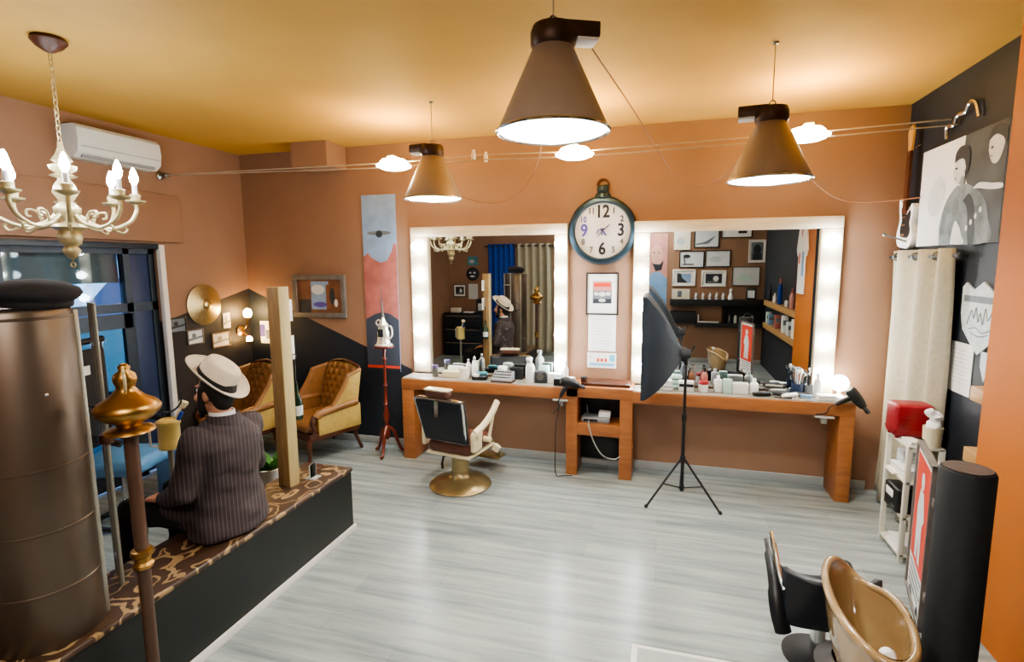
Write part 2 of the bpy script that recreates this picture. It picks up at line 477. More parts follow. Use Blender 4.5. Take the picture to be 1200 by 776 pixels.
# street outside
struct(MB(M_pave).box(-14, XL-.15, -6, 14, -.08, -.02).done('pavement'))
struct(MB(M_pave).box(XL-.15, XL, DY0, DY1, -.06, 0).done('door_sill'))
struct(MB(M_build).box(-14.3, -14, -6, 16, -.08, 6).done('street_wall'))
v = thing('van', 'white van with blue windows parked in the street beyond the door', 'van', (-8.0, 5.6, -.02))
prof = [(-2.1, .35), (2.5, .35), (2.5, 2.1), (.1, 2.1), (-.35, 1.98), (-1.15, 1.2), (-2.05, .95)]
MB(M_van).prismx(prof, -.9, .9).done('body', v)
m = MB(mat('windscreen_sky_glow', '#6fb4dd', .12, var=.03, emit='#6fb4dd', estr=.25))  # reflected sky put into the screen as light blue and a faint glow
m.put([(-.82, -1.1, 1.26), (.82, -1.1, 1.26), (.74, -.45, 1.9), (-.74, -.45, 1.9)], [(0, 1, 2, 3)]); m.done('windscreen', v)
m = MB(M_vanw); m.prismx([(-.78, 1.3), (.1, 1.3), (.1, 1.86), (-.22, 1.86)], .895, .91); m.prismx([(.2, 1.3), (.95, 1.3), (.95, 1.86), (.2, 1.86)], .895, .91)
m.done('side_window', v)
for y in (-1.6, 1.6):
    for x in (-.8, .8): MB(M_black).lathe([(.0, -.1), (.3, -.1), (.34, -.06), (.34, .06), (.3, .1), (0, .1)], (x, y, .34), axis=(1, 0, 0)).done('wheel', v)

# ================================================================== MIRRORS
def wall_mirror(name, label, x0, x1, xs0, xs1):
    t = thing(name, label, 'mirror', ((x0+x1)/2, YB, .86))
    cx = (x0+x1)/2; Z = .86
    MB(M_mirror).box(xs0-cx, xs1-cx, -.04, -.005, 0, 2.29-Z).done('mirror_glass', t)
    MB(M_pine).box(x0-cx, x1-cx, -.075, -.002, 2.275-Z, 2.375-Z, bev=.006).done('top_rail', t)
    for a, b, bx in ((x0, xs0, (x0+xs0)/2), (xs1, x1, (x1+xs1)/2)):
        st = MB(M_pine).box(a-cx, b-cx, -.075, -.002, 0, 2.275-Z, bev=.006).done('light_strip', t)
        for z in (2.18, 1.89, 1.6, 1.31, 1.02):
            bm_ = MB(M_bulb)
            bm_.lathe([(.0, -.056), (.024, -.053), (.043, -.036), (.05, -.012), (.047, .01), (.032, .034), (.02, .05), (.02, .062)], (bx-cx, -.125, z-Z), axis=(0, 1, 0), n=16)
            bm_.done('bulb', st)
    return t
wall_mirror('wall_mirror', 'tall bulb-lit mirror in pale wood behind the brown barber chair', -2.54, -.895, -2.345, -1.02)
wall_mirror('wall_mirror', 'tall bulb-lit mirror in pale wood behind the black softbox', -.275, 1.43, -.13, 1.265)

# ================================================================== COUNTER
t = thing('dressing_counter', 'long orange wooden dressing counter under the two bulb-lit mirrors', 'counter', (-.5, 4.98, 0))
ox, oy = -.5, 4.98
def cb(mb, x0, x1, y0, y1, z0, z1, bev=.004): return mb.box(x0-ox, x1-ox, y0-oy, y1-oy, z0, z1, bev=bev)
M_top = mat('counter_grey_top', '#8f8a80', .35, var=.15, scale=12)
tp = MB(M_top); cb(tp, -2.55, -.76, 4.815, YB-.08, .835, .85); cb(tp, -.24, 1.53, 4.815, YB-.08, .835, .85); tp.done('worktop', t)
a = MB(M_desk); cb(a, -2.55, -.74, 4.80, 4.84, .735, .842); cb(a, -2.55, -.76, 4.84, YB-.08, .80, .835); a.done('apron', t)
a = MB(M_desk); cb(a, -.24, 1.53, 4.80, 4.84, .735, .842); cb(a, -.24, 1.53, 4.84, YB-.08, .80, .835); a.done('apron', t)
for x0, x1, y1 in ((-2.55, -2.42, YB-.03), (-.85, -.745, YB-.03), (-.355, -.24, YB-.03), (1.42, 1.53, YB-.03)):
    b = MB(M_desk); cb(b, x0, x1, 4.805, y1, 0, .8); b.done('leg_panel', t)
s_ = MB(M_desk); cb(s_, -.745, -.355, 4.80, YB-.03, .40, .51); s_.done('shelf', t)
s_ = MB(M_black); cb(s_, -.745, -.355, YB-.06, YB-.03, .51, .78); cb(s_, -.745, -.355, YB-.06, YB-.03, .08, .40); s_.done('back_panel', t)
s_ = MB(M_desk); cb(s_, -.85, -.24, 4.80, YB-.03, .76, .86); s_.done('bridge_top', t)
s_ = MB(M_darkwood); cb(s_, -.72, -.27, 4.86, 5.1, .86, .885); s_.done('ledge', t)

# ================================================================== CLOCK
t = thing('wall_clock', 'large round wall clock shaped like a pocket watch, black numerals', 'clock', (-.57, YB, 2.30))
MB(mat('clock_slate', '#33454f', .3, .5, var=.15)).lathe([(.0, .0), (.30, 0), (.318, .02), (.318, .05), (.30, .075), (.27, .08), (.258, .06), (.258, .03), (0, .03)], (0, 0, 0), axis=(0, -1, 0), n=48).done('case', t)
m = MB(M_paper); m.T = Matrix.Translation((0, -.033, 0))
m.oval(0, 0, .258, .258, 0, mat('dial_white', '#ece7e2', .5, var=.03), 48)
for n in range(1, 13):
    an = PI/2-n*PI/6; big = n % 3 == 0
    c = M_purple if n in (9, 10) else (mat('ink_black', '#26262c', .6) if n in (11, 12, 1, 2, 3, 6) else mat('ink_grey', '#6f6a62', .6))
    rr = .172 if big else .208
    m.text(str(n), .16 if big else .078, (rr*math.cos(an), rr*math.sin(an)), c, 2, sx=.85, bold=.0045 if big else .002)
dial = m.done('dial', t)
m = MB(M_purple); m.T = Matrix.Translation((0, -.036, 0))
for p in ([(-.05, -.03), (-.04, .005), (-.015, .012), (-.005, -.005)], [(-.01, -.04), (0, -.015), (.02, -.012), (.03, -.04)], [(-.02, .015), (.01, .02), (.025, .01)], [(.0, .0), (.02, -.02), (.04, -.045)]):
    m.tube([(x, -.003, z) for x, z in p], .005, 5)
m.ball((.045, -.003, .035), .007); m.done('emblem', t)
m = MB(mat('hand_ink', '#2a2a33', .4)); m.T = Matrix.Translation((0, -.045, 0))
m.tube([(0, 0, 0), (.07, 0, .055)], .004, 5); m.tube([(0, 0, 0), (-.045, 0, -.06)], .003, 5); m.ball((0, 0, 0), .012); m.done('clock_hands', t)
MB(MATS['clock_slate']).lathe([(.0, .30), (.075, .30), (.07, .335), (.05, .35), (.055, .37), (.055, .40), (.045, .415), (0, .42)], (0, -.035, 0), n=20).done('crown', t)
MB(mat('bow_brown', '#5a3b33', .4, .3)).tube(arc((0, -.035, .42), .05, -PI*.05, PI*1.05, 14), .011, 8).done('bow', t)

# ================================================================== FLAT THINGS ON WALLS
def picture(name, label, cat, loc, rz, w, h, fw, fm, art, group=None, depth=.02, mount=None, tilt=0):
    t = thing(name, label, cat, loc, rz, group)
    if tilt: t.rotation_euler = (0, tilt, rz)
    if fw:
        f = MB(fm)
        f.box(-w/2, w/2, -depth, -.001, -h/2, -h/2+fw, bev=.003); f.box(-w/2, w/2, -depth, -.001, h/2-fw, h/2, bev=.003)
        f.box(-w/2, -w/2+fw, -depth, -.001, -h/2+fw, h/2-fw, bev=.003); f.box(w/2-fw, w/2, -depth, -.001, -h/2+fw, h/2-fw, bev=.003)
        f.done('frame', t)
    c = MB(M_glassw); y = .5*depth if fw else depth
    c.box(-w/2+fw*.9, w/2-fw*.9, -y, -.002, -h/2+fw*.9, h/2-fw*.9, mount or M_glassw)
    c.T = Matrix.Translation((0, -y, 0)); art(c, w-2*fw, h-2*fw)
    c.done('print', t)
    return t
def sheet(name, label, cat, loc, rz, w, h, base, art=None, group=None, depth=.006):
    """unframed print: one mesh"""
    c = MB(base); c.box(-w/2, w/2, -depth, -.001, -h/2, h/2, base); c.T = Matrix.Translation((0, -depth, 0))
    if art: art(c, w, h)
    o = c.done(name, loc=loc, rotz=rz); tag(o, label, cat, group); return o

def art_fest(c, w, h):
    c.rect(-w*.32, -h*.25, w*.32, h*.32, 1, M_mid); c.rect(-w*.32, .07*h, w*.32, .32*h, 2, M_pink)
    c.rect(-w*.28, .18*h, w*.28, .27*h, 3, M_redsign); c.oval(-w*.2, 0, w*.09, h*.05, 3, M_lt); c.oval(0, -.01*h, w*.12, h*.06, 3, M_lt)
    c.oval(.2*w, 0, w*.09, h*.05, 3, M_lt); c.rect(-w*.3, -.24*h, w*.3, -.13*h, 3, M_dk); c.oval(0, -.17*h, w*.12, h*.04, 4, M_lt)
picture('framed_poster', 'black-framed red and grey poster on white mount under the clock', 'picture', (-.565, YB, 1.705), FB, .31, .405, .014, M_frame, art_fest)
def art_lines(c, w, h):
    ln = mat('faint_ink', '#c9ccd2', .6)
    for k in range(9): c.rect(-w*.36, h*(.36-.08*k)-.003, w*(.36 if k % 3 else .2), h*(.36-.08*k)+.002, 1, ln)
sheet('notice_sheet', 'plain white notice sheet below the black-framed poster', 'paper', (-.563, YB, 1.325), FB, .265, .36, M_glassw, art_lines)
def art_flyer(c, w, h):
    for k in range(3): c.oval(-w*.12+k*w*.13, h*.02, w*.045, h*.13, 1, M_redsign)
    c.rect(w*.28, -h*.05, w*.45, h*.38, 1, mat('flyer_cyan', '#5fb8cf', .6)); c.rect(-w*.42, -h*.36, w*.45, -h*.18, 1, mat('flyer_blue', '#7fb9d8', .6)); c.rect(-w*.42, h*.1, -w*.33, h*.3, 1, M_lt)
sheet('flyer', 'small white flyer with red and cyan print above counter ledge', 'flyer', (-.563, YB, 1.055), FB, .28, .15, M_glassw, art_flyer)

def art_banner(c, w, h):
    c.rect(-w/2, .05*h, w/2, h/2, 1, M_sky)
    mesa = [(-w/2, -.22*h), (w/2, -.22*h), (w/2, .22*h), (.42*w, .235*h), (.36*w, .19*h), (.3*w, .17*h), (.2*w, .135*h), (0, .125*h), (-.15*w, .14*h), (-.3*w, .16*h), (-.36*w, .18*h), (-.44*w, .165*h), (-w/2, .16*h)]
    c.flat(mesa, 2, M_rust)
    c.flat([(-w/2, -.47*h), (w/2, -.47*h), (w/2, -.2*h), (.25*w, -.165*h), (0, -.155*h), (-.25*w, -.17*h), (-w/2, -.2*h)], 3, mat('banner_slate', '#3c4350', .6, var=.1))
    c.rect(-w/2, -.48*h, w/2, -.465*h, 4, M_redsign); c.rect(-w/2, -.5*h, w/2, -.48*h, 4, M_navy)
    c.oval(0, .29*h, .36*w, .012*h, 3, M_mid); c.oval(0, .285*h, .1*w, .02*h, 4, M_dk)
    c.flat([(-.03*w, -.19*h), (.03*w, -.19*h), (0, .02*h)], 4, M_mid)
sheet('wall_banner', 'tall narrow banner print, blue sky over red rocks', 'banner', (-2.935, YB, 1.78), FB, .40, 1.9, M_sky, art_banner)
def art_room(c, w, h):
    c.rect(-w/2, -h/2, w/2, h/2, 1, M_brown); c.rect(-w*.18, -h*.4, w*.22, h*.45, 2, M_sky); c.oval(-.02*w, .2*h, w*.15, h*.15, 3, M_lt)
    c.oval(.02*w, -.25*h, w*.16, h*.08, 3, M_purple); c.rect(.16*w, -h*.5, .4*w, h*.35, 3, M_brown); c.oval(.3*w, .0, w*.06, h*.25, 4, M_dk); c.rect(-.45*w, -.5*h, -.2*w, -.1*h, 3, M_dk)
    c.oval(.38*w, -.2*h, .04*w, .12*h, 5, M_lt)
picture('framed_picture', 'wide grey-framed colour picture over the sloping navy paint', 'picture', (-3.71, YB, 1.65), FB, .68, .48, .055, M_greywood, art_room, depth=.035)
def art_sign(c, w, h):
    c.rect(-w*.5, -h*.2, -.1*w, h*.35, 1, M_purple); c.rect(-.05*w, -h*.3, w*.35, h*.1, 1, M_mid)
sheet('small_notice', 'small white and blue notice in the corner behind the wooden post', 'paper', (-4.46, YB, 1.22), FB, .17, .26, M_glassw, art_sign)

# left wall
t = thing('cymbal', 'round brass cymbal hung on the orange wall by the door', 'cymbal', (XL+.012, 4.5, 1.59), PI/2)
MB(mat('cymbal_bronze', '#b9a272', .28, .8, var=.12, scale=25)).lathe([(.215, 0), (.215, .004), (.17, .012), (.1, .026), (.05, .036), (.045, .05), (.02, .062), (0, .064)], axis=(0, -1, 0), n=40).done('plate', t)
MB(M_brass).lathe([(.012, .06), (.02, .066), (.02, .075), (0, .08)], axis=(0, -1, 0), n=12).done('wing_nut', t)
def art_snap(a, b):
    def f(c, w, h):
        c.rect(-w/2, -h/2, w/2, h/2, 1, a); c.flat([(-w*.5, -h*.3), (w*.5, -h*.1), (w*.5, .05*h), (-w*.5, -.1*h)], 2, b); c.oval(-.1*w, .1*h, w*.15, h*.2, 2, b)
    return f
picture('photo_frame', 'dark little photo frame close beside the white door trim', 'picture', (XL, 4.16, 1.41), FL, .2, .15, .012, M_frame, art_snap(M_mid, M_dk))
picture('photo_frame', 'grey little photo frame below the cymbal', 'picture', (XL, 4.36, 1.265), FL, .2, .155, .012, M_greywood, art_snap(M_lt, M_mid))
picture('photo_frame', 'pale little photo frame above the crown of the white hat', 'picture', (XL, 4.69, 1.19), FL, .25, .165, .014, M_postw, art_snap(M_paper, M_linen))
sheet('postcard', 'small pale card next to the lit wall lamp', 'card', (XL, 4.79, 1.39), FL, .1, .17, M_paper, art_snap(M_paper, M_linen))
t = thing('wall_lamp', 'lit two-bulb wall lamp in the corner of dark paint', 'lamp', (XL, 4.98, 1.25), PI/2)
MB(M_brass).lathe([(0, 0), (.06, 0), (.06, .015), (.03, .03), (0, .035)], axis=(0, -1, 0)).done('wall_plate', t)
for z, q in ((.2, 1), (-.2, .7)):
    a = MB(M_brass).tube(spline([(0, -.02, 0), (0, -.09, z*.3), (0, -.12, z*.7)]), .008, 8).lathe([(.012, 0), (.03, .02), (.035, .03)], (0, -.12, z*.7), n=14).done('lamp_arm', t)
    MB(M_lampw).ball((0, -.12, z*.7+.065*q), .045*q, sc=(1, 1, 1.3)).done('bulb', a)

# air conditioner on the left wall (modelled facing -Y)
t = thing('air_conditioner', 'white wall air conditioner high above the entrance door', 'air conditioner', (XL, 3.62, 3.0), PI/2)
MB(M_acw).prismx([(-.005, -.13), (-.12, -.13), (-.175, -.085), (-.19, .0), (-.18, .10), (-.15, .13), (-.005, .13)], -.365, .365).done('housing', t, ang=25)
m = MB(M_grey); m.box(-.32, .32, -.157, -.13, -.125, -.098); m.done('louvre', t)
MB(M_skirt).box(-.34, .34, -.193, -.187, -.045, -.04).done('front_seam', t)
t = thing('cable_anchor', 'small silver cable anchor on the wall past the air conditioner', 'bracket', (XL, 4.12, 2.86), PI/2)
MB(M_steel).lathe([(0, 0), (.04, 0), (.04, .01), (.015, .02), (.015, .06), (.025, .065), (.025, .09), (0, .095)], axis=(0, -1, 0)).done('anchor_plate', t)

# ================================================================== LAMPS
def pendant(name, label, loc, z_ceiling, gear_rot, s=1.0):
    """loc = centre of the shade's mouth"""
    t = thing(name, label, 'pendant lamp', loc, gear_rot, 'bronze pendant lamps')
    R = .232*s; hh = .335*s
    sh = MB(M_copper)
    sh.lathe([(R, 0), (R*.34, hh), (R*.30, hh+.005), (R*.30, hh-.004), (R*.335, hh-.012), (R-.006, .004)], n=48, caps=False)
    shade = sh.done('shade', t)
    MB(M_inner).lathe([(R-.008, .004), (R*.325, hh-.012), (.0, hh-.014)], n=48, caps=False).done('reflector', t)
    MB(M_chrome).tube(arc((0, 0, 0), R, 0, 2*PI*47/48, 47, 'xy'), .007, 8, closed=True).done('rim', t)
    MB(M_pend).lathe([(0, hh*.25), (.05, hh*.28), (.075, hh*.42), (.06, hh*.62), (.03, hh*.8), (.025, hh*.95)], n=20).done('bulb', t)
    dk = mat('gear_dark', '#4a382c', .45, .6, var=.15)
    MB(dk).lathe([(R*.36, hh-.01), (R*.40, hh+.005), (R*.40, hh+.05), (R*.36, hh+.075), (R*.2, hh+.085), (0, hh+.09)], n=24).done('cap', t)
    g = MB(dk); g.box(.02, .185*s, -.05, .05, hh+.03, hh+.09, bev=.006); gear = g.done('gear_box', t)
    MB(M_white).box(.09, .18*s, -.045, .045, hh+.018, hh+.03, bev=.003).done('gear_cover', gear)
    MB(M_steel).tube(arc((0, 0, hh+.10), .016, 0, 2*PI*11/12, 11, 'xz'), .004, 6, closed=True).done('hook', t)
    MB(M_wire).rod((0, 0, hh+.11), (0, 0, z_ceiling-loc[2]), .0035, n=6).done('suspension_wire', t)
    MB(M_steel).lathe([(.0, 0), (.02, 0), (.016, -.012), (0, -.014)], (0, 0, z_ceiling-loc[2]), n=12).done('ceiling_hook', t)
pendant('pendant_lamp', 'large bronze cone pendant hanging closest, over the middle floor', (-.46, 2.25, 2.54), H, .45)
pendant('pendant_lamp', 'bronze cone pendant hanging above the barber chair side', (-1.765, 3.95, 2.51), H, PI-.1, .98)
pendant('pendant_lamp', 'bronze cone pendant hanging nearest the navy wall', (.575, 3.5, 2.475), H, PI-.1, .99)

# low-voltage cable track with three disc lights
CY, SP = 4.27, .055
def track(name, y, dz, label):
    h_ = .03 if y > CY else -.03
    pts = [(XL+.09, 4.12+(y-CY)*.4, 2.86+h_*.2), (-2.27, y-.02, 2.845+h_), (-1.5, y+.03, 2.875+h_), (-.7, y, 2.845+h_), (.93, y, 2.87+h_), (XR-.005, 4.42+(y-CY), 2.93+h_)]
    o = MB(M_wire).tube(pts, .005, 6).done(name); tag(o, label, 'cable')
track('track_cable', CY-SP, 0, 'front taut cable of the pair strung across the room')
track('track_cable', CY+SP, .0, 'rear taut cable of the pair strung across the room')
for n, (x, z, lb) in enumerate(((-2.27, 2.845, 'glowing round disc light on the cables near the corner beam'), (-.7, 2.845, 'glowing round disc light on the cables above the wall clock'), (.93, 2.87, 'glowing round disc light on the cables beside the far pendant'))):
    t = thing('disc_light', lb, 'light', (x, CY, z), 0, 'disc lights on the cables')
    MB(M_disc).lathe([(0, -.035), (.10, -.03), (.145, -.012), (.15, 0), (.13, .012), (0, .014)], n=36).done('diffuser', t)
    MB(M_distop).lathe([(0, .014), (.105, .014), (.115, .03), (.10, .045), (0, .05)], n=32).done('top_lamp', t)
    m = MB(M_wht); m.box(-.03, .03, -.07, .07, .05, .075, bev=.006); m.done('cable_clip', t)
for x, y, lb in ((-1.53, CY-SP, 'white standoff gripping the front cable'), (-1.46, CY+SP, 'white standoff gripping the rear cable')):
    o = MB(M_wht).lathe([(0, -.03), (.016, -.03), (.018, -.01), (.018, .02), (.012, .03), (.012, .05), (0, .052)], n=14).done('cable_standoff', loc=(x, y+.03, 2.875)); tag(o, lb, 'standoff')
def cord(name, pts, r, m, label, n=8):
    o = MB(m).tube(spline(pts, n), r, 6).done(name); tag(o, label, 'cord'); return o
cord('loose_cord', [(-.36, 2.34, 2.95), (-.20, 3.4, 2.9), (-.02, 4.3, 2.76), (.12, 4.5, 2.62), (.35, 4.35, 2.6), (.55, 3.9, 2.78), (.56, 3.5, 2.86)], .004, M_cordb, 'thin slack cord sagging between the large pendant and the far pendant', 10)
cord('loose_cord', [(-.55, 2.25, 2.92), (-.72, 3.2, 2.93), (-.98, 4.2, 2.78), (-1.2, 4.35, 2.56), (-1.45, 4.25, 2.5), (-1.72, 3.98, 2.62), (-1.76, 3.95, 2.85)], .004, M_cordb, 'thin slack cord looping beside the pendant over the barber chair side', 10)
cord('loose_cord', [(.62, 3.55, 2.85), (.95, 4.3, 2.62), (1.4, 4.95, 2.48), (XR-.02, 4.75, 2.47), (XR-.03, 4.5, 2.5)], .004, M_cordb, 'thin slack cord running to the navy wall by the guitar', 10)

# chandelier
t = thing('chandelier', 'pale gilt chandelier with glowing candle bulbs hanging by the door', 'chandelier', (-3.27, 2.27, 2.03), .2)
HC = H-2.03
MB(M_darkwood).lathe([(0, HC), (.075, HC), (.085, HC-.02), (.06, HC-.05), (.02, HC-.075), (0, HC-.08)], n=24).done('canopy', t)
m = MB(M_gold)
zc = HC-.08; k = 0
while zc > .66:
    a = arc((0, 0, zc), 1, 0, 2*PI, 10, 'xz')[:-1]
    m.tube([((p[0])*.010 if k % 2 else 0, 0 if k % 2 else (p[0])*.010, zc-.02+(p[2]-zc)*.022) for p in a], .0035, 5, closed=True)
    zc -= .034; k += 1
m.done('chain', t)
MB(M_gold).lathe([(0, .0), (.012, .015), (.03, .03), (.045, .06), (.03, .085), (.05, .10), (.06, .14), (.05, .17), (.085, .19), (.075, .205), (.03, .22), (.03, .24), (.06, .265), (.065, .30), (.03, .33), (.04, .35), (.06, .385), (.045, .43), (.025, .46), (.065, .475), (.03, .49), (.06, .51), (.065, .53), (.03, .545), (.05, .56), (.03, .59), (.015, .63), (.012, .66), (0, .665)], n=28).done('column', t, ang=60)
MB(M_gold).tube(arc((0, 0, -.02), .014, 0, 2*PI*11/12, 11, 'xz'), .004, 6, closed=True).done('ring', t)
NA = 8
for i in range(NA):
    an = 2*PI*i/NA; c, s_ = math.cos(an), math.sin(an)
    P = lambda r, z: (r*c, r*s_, z)
    ar = MB(M_gold)
    ar.tube(spline([P(.04, .27), P(.11, .21), P(.2, .19), P(.29, .235), P(.325, .30), P(.325, .345)], 6), [.011]*31, 8)
    ar.tube(spline([P(.2, .19), P(.25, .165), P(.27, .19), P(.25, .205), P(.235, .195)], 5), .007, 6)
    ar.tube(spline([P(.11, .21), P(.13, .27), P(.17, .28), P(.175, .25), P(.155, .245)], 5), .007, 6)
    arm = ar.done('arm', t)
    MB(M_gold).lathe([(.008, .335), (.02, .34), (.05, .352), (.055, .362), (.025, .366), (.025, .375), (.03, .395), (.02, .40), (0, .40)], P(.325, 0), n=16).done('drip_cup', arm)
    MB(M_wht).lathe([(.014, .395), (.014, .455), (0, .456)], P(.325, 0), n=12).done('candle', arm)
    MB(M_candle).lathe([(.008, .455), (.02, .475), (.023, .495), (.015, .53), (.005, .555), (0, .558)], P(.325, 0), n=12).done('bulb', arm)

# ================================================================== BARBER CHAIR (faces the mirror, local +Y)
t = thing('barber_chair', 'vintage barber chair with brown leather seat and round brass base', 'barber chair', (-1.735, 4.33, 0), -.2)
M_bb = mat('worn_brass_base', '#a08e68', .3, .75, var=.15, scale=14)
MB(M_bb).lathe([(0, 0), (.275, 0), (.285, .012), (.27, .03), (.2, .055), (.12, .08), (.085, .11), (.08, .14), (0, .14)], n=48).done('base', t)
MB(M_bb).lathe([(.08, .12), (.08, .30), (.095, .31), (.095, .335), (0, .336)], n=28).done('column', t)
m = MB(M_bronle); m.box(-.215, .215, -.20, .25, .35, .455, bev=.04, seg=4); seat = m.done('seat', t)
MB(M_cream).box(-.225, .225, -.21, .26, .33, .352, bev=.01).done('seat_frame', t)
# back
bk = MB(M_blklea)
def backpt(u, v, off):  # u -.5...5, v 0..1
    return ((u*(.40+.05*v)), -.20-.10*v+off, .49+.36*v)
bk.grid(lambda u, v: backpt(u-.5, v, -.035-.012*math.sin(PI*u)*math.sin(PI*v)), 9, 9); bk.grid(lambda u, v: backpt(u-.5, v, .04+.025*math.sin(PI*u)*math.sin(PI*v)), 9, 9)
bk.tube([backpt(u, v, 0) for u, v in ((-.49, .02), (.49, .02), (.49, .98), (-.49, .98))], .037, 10, closed=True)
back = bk.done('backrest', t)
MB(M_chrome).tube(spline([backpt(-.5, 0, -.02), backpt(-.52, .5, -.02), backpt(-.525, .95, -.02), backpt(-.47, 1.05, -.02), backpt(0, 1.06, -.02), backpt(.47, 1.05, -.02), backpt(.525, .95, -.02), backpt(.52, .5, -.02), backpt(.5, 0, -.02)], 5), .014, 8).done('back_rim', back)
m = MB(M_chrome); m.box(-.02, .02, -.352, -.335, .72, .86); m.rod((0, -.33, .84), (0, -.30, .90), .012); m.done('headrest_post', t)
m = MB(M_bronle); m.box(-.115, .115, -.36, -.27, .885, .955, bev=.025, seg=3); m.T = Matrix.Identity(4); hr = m.done('headrest', t)
MB(M_cream).box(-.12, .12, -.362, -.268, .945, .962, bev=.008).done('headrest_trim', hr)
for s_ in (-1, 1):
    a = MB(M_cream)
    path = spline([(s_*.26, -.17, .56), (s_*.265, -.02, .60), (s_*.275, .10, .67), (s_*.28, .20, .76)], 5)
    a.tube(path, .026, 10, flat=1.3)
    arm = a.done('armrest', t)
    b = MB(M_cream)
    b.box(s_*.235, s_*.275, -.20, -.06, .40, .57, bev=.012)
    b.lathe([(0, -.03), (.032, -.03), (.038, -.01), (.038, .03), (0, .035)], (s_*.265, -.13, .55), axis=(s_, 0, 0), n=16)
    b.lathe([(0, -.02), (.026, -.02), (.026, .045), (0, .05)], (s_*.275, .0, .47), axis=(s_, 0, 0), n=16)
    b.rod((s_*.25, .1, .46), (s_*.27, .14, .66), .014)
    b.done('arm_bracket', arm)
f = MB(M_bb)
for s_ in (-1, 1): f.tube(spline([(s_*.15, .2, .37), (s_*.17, .32, .33), (s_*.165, .42, .2), (s_*.15, .48, .14)], 5), .018, 8, flat=1.)
f.box(-.17, .17, .40, .56, .115, .145, bev=.012); f.box(-.16, .16, .33, .37, .25, .28, bev=.01)
f.done('footrest', t)
MB(M_cream).lathe([(0, 0), (.035, .0), (.035, .05), (0, .055)], (.29, .13, .33), axis=(.6, .2, 1), n=14).done('lever_knob', t)
MB(M_black).tube([(-.09, .0, .27), (-.16, -.03, .25), (-.18, -.03, .18), (-.175, -.03, .13)], .012, 8).done('pump_pedal', t)

# ================================================================== WING ARMCHAIRS (local: faces +Y)
def armchair(label, loc, rz):
    t = thing('wing_armchair', label, 'armchair', loc, rz, 'tan leather wing armchairs'); t.scale = (.92, .92, .92)
    # tufted back
    b = MB(M_lea)
    def tuft(u, v):
        w = .27+.03*math.sin(PI*v)*1.0
        x = (u-.5)*2*w
        y = -.27-.13*v
        z = .42+.56*v+.05*math.sin(PI*u)*v
        q = (math.cos((u*5+.0)*2*PI)*math.cos((v*4)*2*PI)+math.cos((u*5+.5)*2*PI)*math.cos((v*4+.5)*2*PI))*.5
        return (x, y+.03-.022*max(0, q)**2+.03*math.sin(PI*u), z)
    b.grid(tuft, 41, 41)
    b.grid(lambda u, v: ((u-.5)*2*(.27+.03*math.sin(PI*v)), -.33-.13*v, .40+.58*v+.05*math.sin(PI*u)*v), 12, 8, M_yel)
    b.done('backrest', t)
    # carved crest and frame along the top
    cr = MB(M_darkwood)
    top = [((u-.5)*2*(.275+.03*math.sin(PI*v)), -.30-.13*v, .42+.56*v+.05*math.sin(PI*u)*v+.01) for u, v in [(0, k/6) for k in range(7)]+[(k/10, 1) for k in range(1, 10)]+[(1, 1-k/6) for k in range(7)]]
    cr.tube(top, .018, 8); cr.ball((0, -.43, 1.04), .035, sc=(1.4, .6, .7)); cr.done('carved_crest', t)
    # wings
    for s_ in (-1, 1):
        wg = MB(M_lea)
        def wing(u, v, s_=s_):
            y = -.36+u*(.20+.16*(1-v)**1.5)-.06*v
            z = .60+.36*v-.04*u*v
            return (s_*(.29+.04*u), y, z)
        wg.grid(wing, 8, 10)
        wg.grid(lambda u, v: (wing(u, v)[0]+s_*.045, wing(u, v)[1], wing(u, v)[2]), 8, 10, M_yel)
        edge = [wing(1, k/9) for k in range(10)]+[wing(1-k/7, 1) for k in range(1, 8)]
        wg.tube([(p[0]+s_*.022, p[1], p[2]) for p in edge], .026, 8)
        wg.done('wing', t)
        a = MB(M_lea)
        a.tube(spline([(s_*.33, -.34, .60), (s_*.34, -.1, .59), (s_*.35, .14, .57), (s_*.35, .2, .53)], 5), .045, 10)
        a.box(s_*.30, s_*.325, -.36, .18, .36, .6)
        a.box(s_*.325, s_*.355, -.38, .17, .32, .58, M_yel, bev=.01)
        arm = a.done('armrest', t)
        MB(M_darkwood).tube(spline([(s_*.345, .21, .55), (s_*.355, .25, .48), (s_*.345, .22, .40), (s_*.345, .25, .32), (s_*.34, .27, .28)], 5), [.03]*5+[.026]*5+[.022]*5+[.03]*6, 8).done('carved_front', arm)
    st = MB(M_lea); st.box(-.30, .30, -.30, .29, .35, .47, bev=.05, seg=4); st.done('seat_cushion', t)
    r = MB(M_darkwood)
    r.box(-.34, .34, .25, .285, .27, .35, bev=.012); r.box(-.35, -.31, -.36, .28, .27, .35, bev=.01); r.box(.31, .35, -.36, .28, .27, .35, bev=.01); r.box(-.3, .3, -.4, -.36, .27, .36)
    r.done('seat_rail', t)
    for s_ in (-1, 1):
        MB(M_darkwood).tube(spline([(s_*.31, .25, .32), (s_*.335, .29, .22), (s_*.315, .27, .12), (s_*.32, .285, .03), (s_*.325, .30, .012)], 6), [.035]*6+[.03]*6+[.02]*6+[.018]*7, 10).done('leg', t)
        MB(M_darkwood).tube(spline([(s_*.27, -.34, .32), (s_*.27, -.36, .18), (s_*.275, -.43, .012)], 6), [.028]*6+[.02]*7, 8).done('leg', t)
armchair('tan tufted wing armchair with yellow sides, in front of the sloping navy paint', (-3.52, 4.68, 0), PI*.88)
armchair('tan tufted wing armchair half hidden behind the seated person', (-4.28, 4.42, 0), PI*.92)

